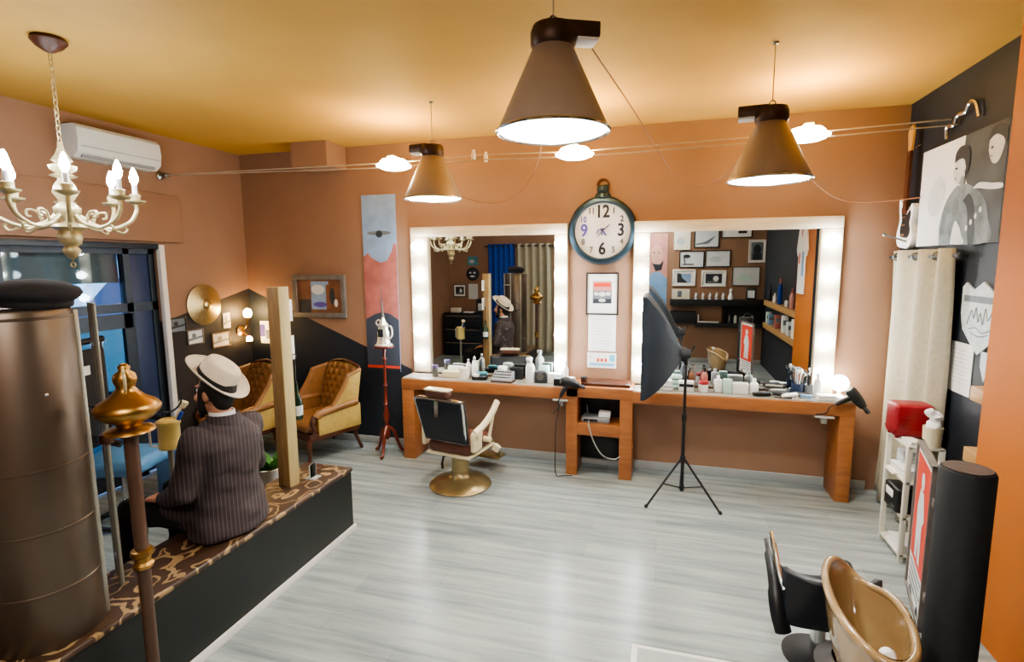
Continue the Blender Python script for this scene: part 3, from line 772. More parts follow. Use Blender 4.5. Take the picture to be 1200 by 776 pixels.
# ================================================================== TRIPOD PEDESTAL + TROPHY
t = thing('plant_stand', 'slender turned mahogany pedestal on three curved feet', 'pedestal', (-2.775, 4.87, 0))
MB(M_redwood).lathe([(.012, .16), (.03, .18), (.036, .22), (.022, .27), (.018, .34), (.028, .37), (.034, .42), (.024, .47), (.02, .52), (.03, .54), (.02, .56), (.015, .72), (.025, .74), (.015, .76), (.012, 1.0), (.024, 1.02), (.012, 1.05), (.018, 1.13), (.02, 1.14), (0, 1.14)], n=18).done('shaft', t)
MB(M_redwood).lathe([(0, 1.135), (.09, 1.14), (.105, 1.148), (.105, 1.158), (0, 1.16)], n=28).done('top_plate', t)
for k in range(3):
    a = -PI/2+k*2*PI/3+.15; c, s_ = math.cos(a), math.sin(a)
    MB(M_redwood).tube(spline([(c*.01, s_*.01, .30), (c*.07, s_*.07, .24), (c*.11, s_*.11, .12), (c*.15, s_*.15, .03), (c*.19, s_*.19, .016)], 5), [.02]*10+[.016]*11, 8).done('foot', t)
t = thing('trophy_lantern', 'silvery lantern-shaped trophy with spire on the mahogany pedestal', 'trophy', (-2.775, 4.87, 1.16))
M_pale = mat('pale_pewter', '#d9d2c4', .35, .5, var=.15)
MB(M_pale).lathe([(0, 0), (.09, 0), (.095, .012), (.07, .03), (.062, .06), (.058, .10), (.06, .14), (.05, .17), (.05, .2), (.055, .22), (.03, .25), (.012, .3), (0, .31)], n=10).done('body', t, ang=25)
MB(M_dk).box(-.03, .03, -.063, -.05, .10, .18, bev=.005).done('front_window', t)
MB(M_pale).tube(spline([(.055, 0, .06), (.10, 0, .12), (.09, 0, .2), (.05, 0, .21)], 6), .009, 8).done('handle', t)
MB(M_pale).tube(spline([(-.05, 0, .2), (-.08, 0, .24), (-.05, 0, .27), (-.02, 0, .24)], 6), .008, 8).done('spout', t)
MB(M_greywood).lathe([(.010, .29), (.016, .31), (.008, .34), (.005, .44), (0, .47)], n=10).done('spire', t)

# ================================================================== STUDIO LIGHT
t = thing('studio_softbox', 'black square softbox on a black tripod stand before the counter', 'studio light', (.19, 4.42, 0))
sp = [(.0, -.0, 1.30)]
fx = -.31
def sq(x, hw, z0, z1, n=5):
    pts = []
    for (ya, za), (yb, zb) in (((-hw, z0), (hw, z0)), ((hw, z0), (hw, z1)), ((hw, z1), (-hw, z1)), ((-hw, z1), (-hw, z0))):
        for k in range(n): pts.append((x, ya+(yb-ya)*k/n, za+(zb-za)*k/n))
    return pts
rings = []
for k in range(9):
    u = k/8; e = (1-(1-u)**1.0); bulge = math.sin(PI*u)*.035
    cz = 1.27+(.0)*u; hz = .05+(.40-.05)*u+bulge; hw = .05+(.30-.05)*u+bulge
    rings.append(sq(-.04+(fx+.04)*u, hw, cz-hz+.07*u, cz+hz+.07*u))
rings.append(sq(fx-.03, .30, 1.27-.40+.07, 1.27+.40+.07))
b = MB(M_softfab); n = len(rings[0])
b.put([p for r in rings for p in r], [(i*n+k, i*n+(k+1) % n, (i+1)*n+(k+1) % n, (i+1)*n+k) for i in range(len(rings)-1) for k in range(n)])
box = b.done('softbox_shell', t, ang=50)
MB(M_softin).box(fx-.018, fx-.008, -.295, .295, .945, 1.735).done('front_diffuser', t)
MB(M_blackm).lathe([(0, -.03), (.055, -.03), (.06, 0), (.045, .03), (.03, .06), (.0, .062)], (-.025, 0, 1.27), axis=(1, 0, 0), n=20).done('lamp_head', t)
m = MB(M_black); m.rod((0, 0, .12), (0, 0, .75), .014); m.rod((0, 0, .74), (0, 0, 1.27), .011); m.rod((0, 0, .72), (0, 0, .77), .02); m.rod((0, 0, 1.18), (0, 0, 1.25), .018); m.rod((.01, 0, 1.24), (.06, -.02, 1.34), .007); m.done('pole', t)
MB(M_black).rod((0, 0, .37), (0, 0, .42), .022).done('collar', t); MB(M_black).rod((0, 0, .13), (0, 0, .17), .02).done('collar', t)
for a in (math.atan2(-.12, -.245), math.atan2(-.11, .30), math.atan2(.38, .0)):
    c, s_ = math.cos(a), math.sin(a)
    m = MB(M_black); m.rod((c*.02, s_*.02, .39), (c*.31, s_*.31, .014), .009); m.rod((c*.018, s_*.018, .15), (c*.165, s_*.165, .195), .006)
    leg = m.done('leg', t)
    MB(M_blackm).ball((c*.312, s_*.312, .016), .015, n=10).done('rubber_foot', leg)

# ================================================================== HAIR DRYERS
def dryer(label, loc, rot):
    t = thing('hair_dryer', label, 'hair dryer', loc, rot=rot)
    MB(M_black).lathe([(0, -.10), (.03, -.10), (.042, -.085), (.045, -.03), (.04, .03), (.03, .07), (.028, .08), (0, .08)], axis=(1, 0, 0), n=20).done('barrel', t)
    MB(M_darkgrey).lathe([(.026, .075), (.03, .09), (.034, .135), (.03, .136), (0, .12)], axis=(1, 0, 0), n=20, sy=.55).done('nozzle', t)
    MB(M_black).tube(spline([(-.03, 0, -.02), (-.045, 0, -.09), (-.05, 0, -.15)], 5), [.022]*8+[.018]*3, 10).done('handle', t)
    MB(M_blackm).tube(spline([(-.05, 0, -.15), (-.055, .0, -.20), (-.03, 0, -.25), (-.06, .01, -.32)], 5), .005, 6).done('power_cord', t)
    return t
dryer('black hair dryer on the counter edge between the two mirrors', (-.80, 4.765, .90), (0, .35, .5))
dryer('black hair dryer hanging off the counter end beside the globe lamp', (1.52, 4.76, .90), (0, .9, 0))
for x, lb in ((-.90, 'white dryer hook under the counter edge near the shelf bay'), (1.30, 'white dryer hook under the far end of the counter')):
    m = MB(M_skirt); m.box(-.07, .07, -.045, 0, .0, .012, bev=.003); m.box(-.02, .02, -.02, .02, -.05, 0, bev=.003)
    o = m.done('dryer_holder', loc=(x, 4.797, .722)); tag(o, lb, 'holder')

cord('hanging_cable', [(-.90, 4.775, .70), (-.935, 4.75, .5), (-.94, 4.74, .25), (-.93, 4.73, .02), (-.86, 4.74, .012), (-.78, 4.76, .012)], .004, M_blackm, 'black cord dropping from the dryer hook to the floor')
# socket strip and router in the bay
t = thing('router', 'flat grey router box on the shelf of the counter bay', 'router', (-.58, 4.93, .511))
MB(M_grey).box(-.13, .13, -.08, .08, 0, .05, bev=.008).done('body', t)
MB(M_black).box(-.11, .02, -.083, -.078, .012, .035).done('front_panel', t)
MB(M_grey).rod((-.09, .06, .05), (-.10, .07, .13), .005).done('antenna', t)
o = MB(M_wht).box(-.055, .055, -.04, .04, 0, .055, bev=.008).done('white_box', loc=(-.50, 4.91, .562)); tag(o, 'small white box lying on top of the grey router', 'box')
cord('white_cable', [(-.64, 4.84, .535), (-.63, 4.775, .50), (-.58, 4.77, .35), (-.50, 4.775, .23), (-.40, 4.785, .2), (-.345, 4.78, .23)], .006, M_skirt, 'pale cable sagging in a loop below the router shelf')

# ================================================================== COUNTER THINGS
TZ = .851
def bottle(label, x, y, hgt, r, m, capm, kind='round', group=None, z=TZ, name='bottle'):
    t = thing(name, label, 'bottle', (x, y, z), random.uniform(0, 6), group)
    if kind == 'square':
        b = MB(m); b.box(-r, r, -r*.7, r*.7, 0, hgt*.78, bev=r*.25, seg=3)
    else:
        b = MB(m); b.lathe([(0, 0), (r*.92, 0), (r, r*.12), (r, hgt*.62), (r*.75, hgt*.72), (r*.4, hgt*.78), (r*.38, hgt*.82), (0, hgt*.82)], n=18)
    b.done('body', t)
    c = MB(capm)
    if kind == 'pump':
        c.rod((0, 0, hgt*.78), (0, 0, hgt*.86), r*.42); c.rod((0, 0, hgt*.86), (0, 0, hgt*.97), r*.13); c.box(-r*.2, r*1.0, -r*.18, r*.18, hgt*.95, hgt, bev=r*.08)
    elif kind == 'spray':
        c.rod((0, 0, hgt*.8), (0, 0, hgt*.88), r*.42); c.box(-r*.5, r*.9, -r*.28, r*.28, hgt*.87, hgt, bev=r*.12); c.tube([(r*.6, 0, hgt*.87), (r*.75, 0, hgt*.78), (r*.6, 0, hgt*.72)], r*.1, 6)
    elif kind == 'ball':
        c.rod((0, 0, hgt*.8), (0, 0, hgt*.86), r*.3); c.ball((0, 0, hgt*.91), r*.45, n=12)
    else:
        c.lathe([(r*.44, hgt*.79), (r*.44, hgt*.97), (r*.36, hgt), (0, hgt)], n=16)
    c.done('cap', t)
    return t
def jar(label, x, y, hgt, r, m, lidm, z=TZ, name='jar'):
    t = thing(name, label, 'jar', (x, y, z))
    MB(m).lathe([(0, 0), (r*.95, 0), (r, r*.1), (r, hgt*.7), (0, hgt*.7)], n=20).done('body', t)
    MB(lidm).lathe([(r*1.03, hgt*.7), (r*1.03, hgt*.96), (r*.95, hgt), (0, hgt)], n=20).done('lid', t)
    return t
def carton(label, x, y, sx, sy, sz, m, name='box', cat='box', rz=0., z=TZ, lid=None):
    b = MB(m).box(-sx/2, sx/2, -sy/2, sy/2, 0, sz, bev=.004)
    if lid: b.box(-sx/2+.004, sx/2-.004, -sy/2-.001, sy/2+.001, sz*.45, sz*.75, lid)
    o = b.done(name, loc=(x, y, z), rotz=rz or None); tag(o, label, cat); return o
M_violet = mat('violet_cap', '#7a6f9a', .3, .3)
# left counter
t = jar('grey jar with violet lid at the end of the left counter', -2.24, 4.95, .12, .032, M_steel, M_violet)
o = carton('long cream towel pack on the left counter behind the headrest', -2.06, 4.97, .19, .1, .06, M_cream, 'towel_pack', 'towel', .05)
o = MB(M_paper).lathe([(.018, 0), (.05, 0), (.05, .11), (.018, .11), (.018, 0)], n=24, caps=False).done('paper_roll', loc=(-1.91, 4.92, TZ)); tag(o, 'upright cream paper roll on the left counter', 'paper roll')
carton('low white box behind the cream towel pack', -2.05, 5.05, .16, .05, .1, M_wht, rz=.02)
bottle('slim white bottle with a chrome ball cap, beside the paper roll', -1.90, 5.02, .19, .028, M_wht, M_chrome, 'ball')
bottle('taller slim white bottle with a chrome ball cap, left of the clipper tray', -1.825, 5.00, .215, .032, M_wht, M_chrome, 'ball')
t = thing('clipper_charger', 'black and white clipper charger in the middle of the left counter', 'charger', (-1.74, 4.91, TZ), .1)
MB(M_black).box(-.075, .075, -.04, .05, 0, .045, bev=.012).done('dock', t)
MB(M_wht).box(-.06, .0, -.045, .0, .03, .06, bev=.01).done('white_clipper', t)
MB(M_teal).box(-.03, .07, .0, .045, .045, .075, bev=.008).done('cover', t)
t = thing('card_terminal', 'slanted grey keypad device with wooden base on the left counter', 'keypad device', (-1.49, 4.885, TZ), -.05)
MB(M_darkwood).box(-.11, .11, -.06, .06, 0, .014, bev=.004).done('base', t)
m = MB(M_grey); m.prismx([(-.058, .014), (.06, .014), (.06, .095), (.045, .1), (-.055, .03)], -.1, .1); kb = m.done('body', t)
m = MB(M_darkgrey)
for i in range(7):
    for j in range(3):
        y = -.04+.03*j; m.box(-.09+.026*i, -.072+.026*i, y, y+.02, .038+.7*(y+.05), .046+.7*(y+.05))
m.done('keys', kb)
jar('squat white tub behind the keypad device', -1.53, 5.02, .125, .05, M_wht, M_wht, name='tub')
o = carton('flat black case behind the keypad device', -1.39, 5.03, .13, .06, .12, M_black, 'case', 'case', .1)
bottle('white trigger spray bottle standing tallest on the left counter', -1.22, 4.90, .25, .045, M_wht, M_wht, 'spray')
t = thing('radio', 'small dark desk radio with round dial on the left counter', 'radio', (-1.12, 4.92, TZ), .05)
MB(M_darkgrey).box(-.065, .065, -.03, .03, 0, .12, bev=.018, seg=3).done('case', t)
MB(M_steel).lathe([(.035, 0), (.035, .006), (0, .008)], (0, -.03, .065), axis=(0, -1, 0), n=20).done('dial', t)
carton('white tissue box right of the dark radio', -.985, 4.95, .13, .09, .095, M_wht, 'tissue_box')
carton('small mint carton behind the dark radio', -1.11, 5.03, .1, .05, .15, M_cyan, 'carton')
bottle('slim white pump bottle right of the tissue box', -.94, 5.03, .2, .028, M_wht, M_wht, 'pump')
bottle('slim white cap bottle by the frame post of the left mirror', -.89, 5.0, .21, .028, M_wht, M_wht)
t = thing('black_box', 'small black box with grey lid at the right end of the left counter', 'box', (-.915, 4.865, TZ))
MB(M_black).box(-.06, .06, -.04, .04, 0, .06, bev=.006).done('body', t); MB(M_mid).box(-.058, .058, -.038, .038, .06, .07, bev=.003).done('lid', t)
jar('white cup beside the small black box', -.815, 4.90, .075, .035, M_wht, M_wht, name='cup')
jar('squat brown jar on the bay top beside the black hair dryer', -.70, 4.9, .05, .03, M_darkwood, M_blackm, z=.887)
# right counter
def towel(label, x, y, sx, sy, sz, m):
    b = MB(m)
    for k in range(3): b.box(-sx/2+.004*k, sx/2-.003*k, -sy/2, sy/2, sz*k/3, sz*(k+1)/3-.003, bev=sz*.12)
    o = b.done('folded_towel', loc=(x, y, TZ), rotz=.1); tag(o, label, 'towel')
towel('folded white towel behind the softbox on the right counter', .0, 4.95, .2, .16, .1, M_glassw)
towel('folded mint towel beside the softbox on the right counter', .12, 5.02, .14, .1, .13, M_cyan)
bottle('tall dark bottle behind the softbox pole', .20, 5.05, .24, .03, M_dk, M_black)
bottle('brown glass bottle right of the softbox pole', .27, 5.05, .2, .03, M_brown, M_chrome, 'pump')
carton('white and black product carton right of the softbox pole', .22, 4.93, .13, .07, .09, M_wht, 'carton', lid=M_black)
jar('white cup with red band on the right counter', .365, 4.93, .1, .042, M_wht, M_red, name='cup')
bottle('dark red bottle behind the white cup', .38, 5.05, .2, .03, M_rust, M_black)
bottle('white square bottle left of the mint carton', .49, 4.95, .15, .032, M_wht, M_wht, 'square')
carton('mint carton between two white containers on the right counter', .565, 4.93, .07, .06, .125, M_cyan, 'carton')
carton('low white tissue box on the right counter', .67, 4.94, .13, .08, .095, M_wht, 'tissue_box')
bottle('white rounded bottle right of the low tissue box', .785, 4.95, .14, .036, M_wht, M_wht)
def comb(label, x, y, rz, m, z=TZ):
    b = MB(m); b.box(-.09, .09, .008, .016, 0, .005)
    for k in range(24): b.box(-.088+.0075*k, -.085+.0075*k, -.016, .009, .001, .004)
    o = b.done('comb', loc=(x, y, z), rotz=rz); tag(o, label, 'comb')
def scissors(label, x, y, rz, m=M_chrome, z=TZ):
    t = thing('scissors', label, 'scissors', (x, y, z), rz)
    for s_, q in ((1, 0), (-1, .005)):
        b = MB(m); b.put([(0, -.004*s_, .003+q), (.09, .012*s_, .003+q), (.0, .006*s_, .003+q), (0, -.004*s_, .007+q), (.09, .012*s_, .006+q), (0, .006*s_, .007+q)], [(0, 1, 2), (5, 4, 3), (0, 3, 4, 1), (1, 4, 5, 2), (2, 5, 3, 0)])
        b.tube([(0, 0, .005+q), (-.05, -.016*s_, .005+q)], .003, 6); b.tube(arc((-.065, -.022*s_, .005+q), .016, 0, 2*PI*11/12, 11, 'xy'), .003, 6, closed=True)
        b.done('blade', t)
def clipper(label, x, y, rz, m, m2, z=TZ):
    t = thing('hair_clipper', label, 'clipper', (x, y, z), rz)
    MB(m).lathe([(0, -.085), (.018, -.08), (.024, -.03), (.022, .03), (.024, .06), (.0, .065)], (0, 0, .022), axis=(1, 0, 0), n=14, sy=.85).done('body', t)
    MB(m2).box(.06, .085, -.022, .022, .012, .03, bev=.003).done('blade', t)
clipper('black hair clipper lying on the right counter beside the white bottles', .84, 4.87, .3, M_black, M_steel)
clipper('dark grey hair clipper lying nearer the middle clutter of tools', .99, 4.93, -.4, M_darkgrey, M_chrome)
clipper('white hair clipper lying among the tools', 1.06, 4.88, .6, M_wht, M_steel)
clipper('chrome hair clipper against the right mirror', 1.0, 5.03, .15, M_steel, M_black)
scissors('open chrome scissors between the black and the grey clipper', .92, 4.97, .5)
scissors('open chrome scissors in front of the brush holder', 1.10, 4.96, 2.2)
scissors('small chrome scissors by the counter front edge', 1.14, 4.86, .2)
comb('white comb beside the black clipper', .91, 5.04, .2, M_wht)
comb('black comb in front of the brush holder', 1.02, 4.845, -.1, M_black)
comb('grey comb near the counter end', 1.24, 4.85, .5, M_grey)
clipper('navy hair clipper standing out between the grey clipper and the navy cup', 1.07, 5.0, 1.2, MATS['pillar_cap_brown'] if 'pillar_cap_brown' in MATS else M_dk, M_chrome)
clipper('black hair clipper with chrome blade just in front of the navy cup', 1.16, 4.93, -.2, M_black, M_chrome)
comb('white comb crossing the black clipper in front of the navy cup', 1.22, 4.95, .9, M_wht)
scissors('chrome scissors lying at the foot of the right mirror post', 1.36, 5.03, 1.0)
comb('dark comb under the mirror between the white bottles and the clippers', .88, 5.05, -.3, M_dk)
t = thing('brush_holder', 'navy cup stuffed with brushes and handles near the counter end', 'brush holder', (1.14, 5.02, TZ))
MB(mat('navy_cup', '#2b3a55', .4)).lathe([(0, 0), (.045, 0), (.05, .1), (.044, .1), (.04, .01), (0, .01)], n=20, caps=False).done('cup', t)
for k in range(7):
    a = k*.9; r = .02; c, s_ = math.cos(a), math.sin(a)
    m = MB((M_blackm, M_wht, M_steel, M_navy)[k % 4]); m.rod((c*r, s_*r, .02), (c*.055, s_*.05, .17+.012*(k % 3)), .005); m.ball((c*.06, s_*.054, .185+.012*(k % 3)), .014, n=10, sc=(1, 1, 1.6)); m.done('brush', t)
t = thing('brush_holder', 'pale holder of chrome combs standing closer to the right mirror post', 'brush holder', (1.235, 5.03, TZ))
MB(M_grey).lathe([(0, 0), (.032, 0), (.036, .09), (.03, .09), (.028, .01), (0, .01)], n=18, caps=False).done('cup', t)
for k in range(5):
    a = k*1.3; c, s_ = math.cos(a), math.sin(a)
    m = MB((M_chrome, M_blackm)[k % 2]); m.box(c*.012-.005, c*.012+.005, s_*.012-.003, s_*.012+.003, .02, .15+.01*k); m.done('comb', t)
bottle('white spray bottle in front of the right mirror post', 1.29, 4.98, .2, .03, M_wht, M_wht, 'spray')
towel('crumpled white towel at the far end of the right counter', 1.33, 4.885, .15, .09, .045, M_glassw)
carton('flat white product box on the counter end', 1.46, 4.86, .1, .07, .035, M_wht, rz=.2)
carton('flat blue-grey product box beside the brush holders', 1.19, 4.91, .09, .06, .03, M_ltblue, rz=-.3)
t = thing('globe_lamp', 'lit white globe lamp at the far end of the counter', 'lamp', (1.455, 4.99, TZ))
MB(M_wht).lathe([(0, 0), (.045, 0), (.045, .012), (.015, .03), (.015, .06), (0, .06)], n=20).done('base', t)
MB(M_globe).ball((0, 0, .125), .07, n=20).done('globe', t)

# ================================================================== BENCH
t = thing('bench', 'long black bench partition topped with brown scroll-patterned leather', 'bench', (-2.41, 2.0, 0))
MB(mat('bench_black', '#131816', .5, var=.1)).box(-.19, .2, -1.25, 1.33, .0, .465, bev=.004).done('body', t)
MB(M_scroll).box(-.2, .21, -1.26, 1.34, .465, .497, bev=.012, seg=3).done('seat_pad', t)
MB(M_white).box(.2, .215, -1.25, 1.345, 0, .05, bev=.003).done('base_strip', t)

# ================================================================== WOODEN POST ON THE BENCH
t = thing('display_post', 'square wooden display post standing on the far part of the bench', 'post', (-2.455, 2.95, .497))
m = MB(M_postw); m.box(-.045, .047, -.045, .045, 0, 1.36, bev=.004); m.done('shaft', t)
MB(mat('post_pale_face', '#bfae7c', .5, var=.1, scale=5, stretch=(9, 9, 1))).box(.047, .055, -.05, .045, 0, 1.362, bev=.002).done('pale_facing', t)
for z, h, lb in ((1.69, .15, 'upper white card clipped to the back of the wooden post'), (1.43, .17, 'lower white and navy card clipped to the back of the wooden post')):
    c = MB(M_glassw); c.box(-.003, .003, 0, .11, -h/2, h/2, bev=.002)
    c.box(.003, .0045, .03, .045, -h/2+.02, h/2-.02, M_navy if h > .16 else M_lt)
    o = c.done('display_card', loc=(-2.47, 2.997, z)); tag(o, lb, 'card')
t = thing('hanging_bottle', 'dark green bottle with pale label hanging behind the wooden post', 'bottle', (-2.44, 3.06, .93))
MB(mat('bottle_green', '#1f3a2a', .15, var=.1)).lathe([(0, 0), (.035, 0), (.038, .01), (.038, .13), (.016, .19), (.014, .26), (0, .26)], n=18).done('body', t)
MB(M_lt).lathe([(.039, .03), (.039, .10)], n=18, caps=False).done('bottle_label', t)
MB(M_black).rod((0, 0, .26), (0, 0, .42), .006).tube(arc((0, -.0, .44), .02, 0, 2*PI*9/10, 9, 'yz'), .004, 6, closed=True).done('hanging_strap', t)
t = thing('planter', 'white planter with bushy green leaves behind the bench', 'potted plant', (-2.83, 3.2, 0))
MB(M_white).lathe([(0, 0), (.1, 0), (.12, .30), (.135, .5), (.12, .5), (.11, .46), (0, .45)], n=28).done('pot', t)
lf = MB(M_green)
for k in range(70):
    a = random.uniform(0, 2*PI); r = random.uniform(.02, .12); e = random.uniform(.3, 1.2); L = random.uniform(.1, .17)
    c, s_ = math.cos(a), math.sin(a); b0 = Vector((c*r*.5, s_*r*.5, .46)); d = Vector((c*math.cos(e), s_*math.cos(e), math.sin(e))); sd = Vector((-s_, c, 0))*.022
    p1 = b0+d*L*.5; p2 = b0+d*L-Vector((0, 0, .02))
    lf.put([b0, p1+sd, p2, p1-sd], [(0, 1, 2, 3)])
lf.done('leaves', t)
t = thing('acrylic_stand', 'small white-edged clear stand on the bench end by the post', 'stand', (-2.36, 3.05, .497))
m = MB(M_skirt)
m.tube([(0, .0, 0), (0, .0, .1), (0, .07, .115), (0, .07, 0)], .004, 6); m.box(-.04, .04, -.005, .075, 0, .006); m.done('wire_frame', t)
MB(M_glass).box(-.003, .003, .003, .067, .008, .1).done('clear_panel', t)

# ================================================================== SEATED PERSON
from mathutils import noise as mnoise
PX, PY = -2.37, 2.36
t = thing('person', 'person in pinstriped jacket and white hat seated on the bench', 'person', (PX, PY, 0))
def hand(mb, w, f, pn, th, L=.17, curl=.5):
    """w wrist, f finger direction, pn direction the palm faces, th thumb side"""
    w = Vector(w); f = Vector(f).normalized(); th = Vector(th); th = (th-f*th.dot(f)).normalized(); pn = Vector(pn); pn = (pn-f*pn.dot(f)-th*pn.dot(th)).normalized()
    kn = w+f*L*.52
    for k in range(4):
        o = (1.5-k)*.0205
        capsule(mb, w+th*o*.6+f*.012, kn+th*o-f*abs(o)*.15, .0155, .0125, 8)
    lens = (.068, .078, .072, .056)
    for k in range(4):
        o = (1.5-k)*.0205; p = kn+th*o-f*abs(o)*.15; d = f.copy()
        for j, fr_ in enumerate((.45, .32, .23)):
            d = (d+pn*curl*(.35+.25*j)).normalized(); q = p+d*lens[k]*fr_
            capsule(mb, p, q, .0098-.0008*j, .0092-.0008*j, 8); p = q
    p = w+th*.022+f*.02
    for d, l, r in ((th*.75+f*.65+pn*.25, .045, .0135), (th*.35+f*.9+pn*.35, .034, .0115), (f*.95+pn*.4, .026, .0098)):
        q = p+d.normalized()*l; capsule(mb, p, q, r, r*.92, 8); p = q
W = lambda x, y, z: (x-PX, y-PY, z)
# key joints (world)
SHN, SHF = (-2.385, 2.165, 1.07), (-2.375, 2.545, 1.06)
ELN, ELF = (-2.42, 2.10, .80), (-2.43, 2.62, .79)
WRN, WRF = (-2.655, 2.17, .715), (-2.66, 2.53, .735)
HPN, HPF = (-2.42, 2.26, .60), (-2.42, 2.46, .60)
KNN, KNF = (-2.93, 2.2, .60), (-2.93, 2.5, .61)
ANN, ANF = (-2.93, 2.2, .09), (-2.96, 2.52, .09)
bd = MB(M_skin)
HC_ = Vector(W(-2.412, 2.35, 1.295))
bd.ball(HC_+Vector((.012, 0, .02)), .1, sc=(1.0, .79, 1.12), n=24)
bd.ball(HC_+Vector((-.03, 0, -.05)), .075, sc=(.95, .8, 1.0), n=20)
bd.ball(HC_+Vector((-.075, 0, -.10)), .026, n=12)                       # chin
bd.rod(HC_+Vector((-.088, 0, .035)), HC_+Vector((-.115, 0, -.02)), .009, .016, n=10); bd.ball(HC_+Vector((-.112, 0, -.022)), .016, n=10)   # nose
for s_ in (-1, 1):
    bd.ball(HC_+Vector((-.112, s_*.012, -.027)), .009, n=8)
    bd.ball(HC_+Vector((.01, s_*.08, -.01)), .03, sc=(.62, .35, 1.05), n=12)      # ear
    bd.ball(HC_+Vector((-.07, s_*.045, -.03)), .026, n=10)                     # cheek
    bd.ball(HC_+Vector((-.083, s_*.032, .036)), .016, sc=(.7, 1.5, .5), n=10)     # brow
bd.ball(HC_+Vector((-.092, 0, -.056)), .017, sc=(.7, 1.5, .36), n=10); bd.ball(HC_+Vector((-.09, 0, -.07)), .016, sc=(.7, 1.4, .4), n=10)   # lips
bd.rod(HC_+Vector((.015, 0, -.04)), W(-2.375, 2.355, 1.1), .052, .062, n=20)
bd.lathe([(0, .55), (.16, .56), (.17, .65), (.15, .8), (.165, .95), (.175, 1.03), (.12, 1.1), (.05, 1.14), (0, 1.14)], W(-2.375, 2.355, 0), n=28, sx=.6)
for S, E_, Wr in ((SHN, ELN, WRN), (SHF, ELF, WRF)):
    capsule(bd, W(*S), W(*E_), .052, .042); capsule(bd, W(*E_), W(*Wr), .042, .027)
for Hh, K, A in ((HPN, KNN, ANN), (HPF, KNF, ANF)):
    capsule(bd, W(*Hh), W(*K), .08, .055); capsule(bd, W(*K), W(*A), .052, .036); capsule(bd, W(*A), (A[0]-.12-PX, A[1]-PY, .045), .036, .028)
hand(bd, W(*WRN), (-1, .18, -.12), (0, .1, -1), (0, 1, .1)); hand(bd, W(*WRF), (-1, -.15, -.2), (0, -.1, -1), (0, -1, .1))
fused('body', bd, .0055, M_skin, t, smooth=3)
ey = MB(M_wht)
for s_ in (-1, 1):
    ey.ball(HC_+Vector((-.083, s_*.031, .012)), .0115, M_wht, n=12); ey.ball(HC_+Vector((-.0915, s_*.031, .011)), .0055, M_hair, n=8)
ey.done('eyes', t)
hr = MB(M_hair)
hr.ball(HC_+Vector((.026, 0, .03)), .104, sc=(.98, .83, 1.05), n=20)
hr.ball(HC_+Vector((.055, 0, -.035)), .066, sc=(.8, .95, 1.1), n=16)
for s_ in (-1, 1): capsule(hr, HC_+Vector((-.02, s_*.074, .03)), HC_+Vector((-.035, s_*.066, -.075)), .018, .02, 10)
capsule(hr, HC_+Vector((-.035, -.06, -.085)), HC_+Vector((-.08, -.01, -.115)), .022, .026, 10); capsule(hr, HC_+Vector((-.035, .06, -.085)), HC_+Vector((-.08, .01, -.115)), .022, .026, 10)
fused('hair', hr, .007, M_hair, t, smooth=3)
# jacket
def wrinkle(amp, sc):
    def f(co):
        n = Vector((mnoise.noise(Vector((co.x*sc, co.y*sc, co.z*sc*1.6))), mnoise.noise(Vector((co.x*sc+7, co.y*sc, co.z*sc*1.6))), mnoise.noise(Vector((co.x*sc, co.y*sc+9, co.z*sc*1.6)))))
        return co+n*amp
    return f
jk = MB(M_suit)
jk.lathe([(0, .505), (.235, .508), (.245, .54), (.225, .63), (.2, .74), (.198, .82), (.212, .92), (.222, 1.01), (.205, 1.07), (.15, 1.115), (.085, 1.15), (.075, 1.165), (0, 1.165)], W(-2.375, 2.355, 0), n=40, sx=.70)
jk.ball(W(-2.345, 2.355, .95), .17, sc=(.8, 1.1, 1.2), n=20)
for S, E_, Wr in ((SHN, ELN, WRN), (SHF, ELF, WRF)):
    capsule(jk, W(*S), W(*E_), .078, .066); capsule(jk, W(*E_), W(Wr[0]+.025, Wr[1], Wr[2]+.004), .066, .047)
capsule(jk, W(-2.42, 2.255, .61), W(-2.62, 2.235, .625), .115, .09); capsule(jk, W(-2.42, 2.46, .61), W(-2.62, 2.47, .63), .115, .09)
fused('jacket', jk, .011, M_suit, t, smooth=5, push=wrinkle(.014, 9))
cl = MB(M_glassw)
cl.lathe([(.068, 1.13), (.072, 1.15), (.066, 1.19), (.06, 1.19), (.06, 1.13)], W(-2.38, 2.355, 0), n=24, caps=False); cl.done('shirt_collar', t)
cl = MB(M_suit)
cl.lathe([(.1, 1.115), (.092, 1.15), (.078, 1.175), (.072, 1.17), (.08, 1.12)], W(-2.37, 2.355, 0), n=24, caps=False); cl.done('jacket_collar', t)
tr = MB(M_trous)
tr.ball(W(-2.39, 2.36, .60), .15, sc=(.9, 1.25, .68), n=20)
for Hh, K, A in ((HPN, KNN, ANN), (HPF, KNF, ANF)):
    capsule(tr, W(*Hh), W(*K), .098, .075); capsule(tr, W(*K), W(A[0], A[1], .10), .072, .06)
fused('trousers', tr, .011, M_trous, t, smooth=5, push=wrinkle(.012, 11))
for A in (ANN, ANF):
    s_ = MB(M_blackm); x, y = A[0]-PX, A[1]-PY
    s_.lathe([(0, 0), (.045, 0), (.048, .02), (.044, .05), (.03, .08), (0, .085)], (x-.01, y, 0), n=20, sx=1.1); s_.lathe([(0, 0), (.042, 0), (.045, .02), (.036, .05), (0, .062)], (x-.13, y, 0), n=20, sx=2.0)
    s_.rod((x, y, .05), (x, y, .12), .042, .045, n=16); s_.done('shoe', t)
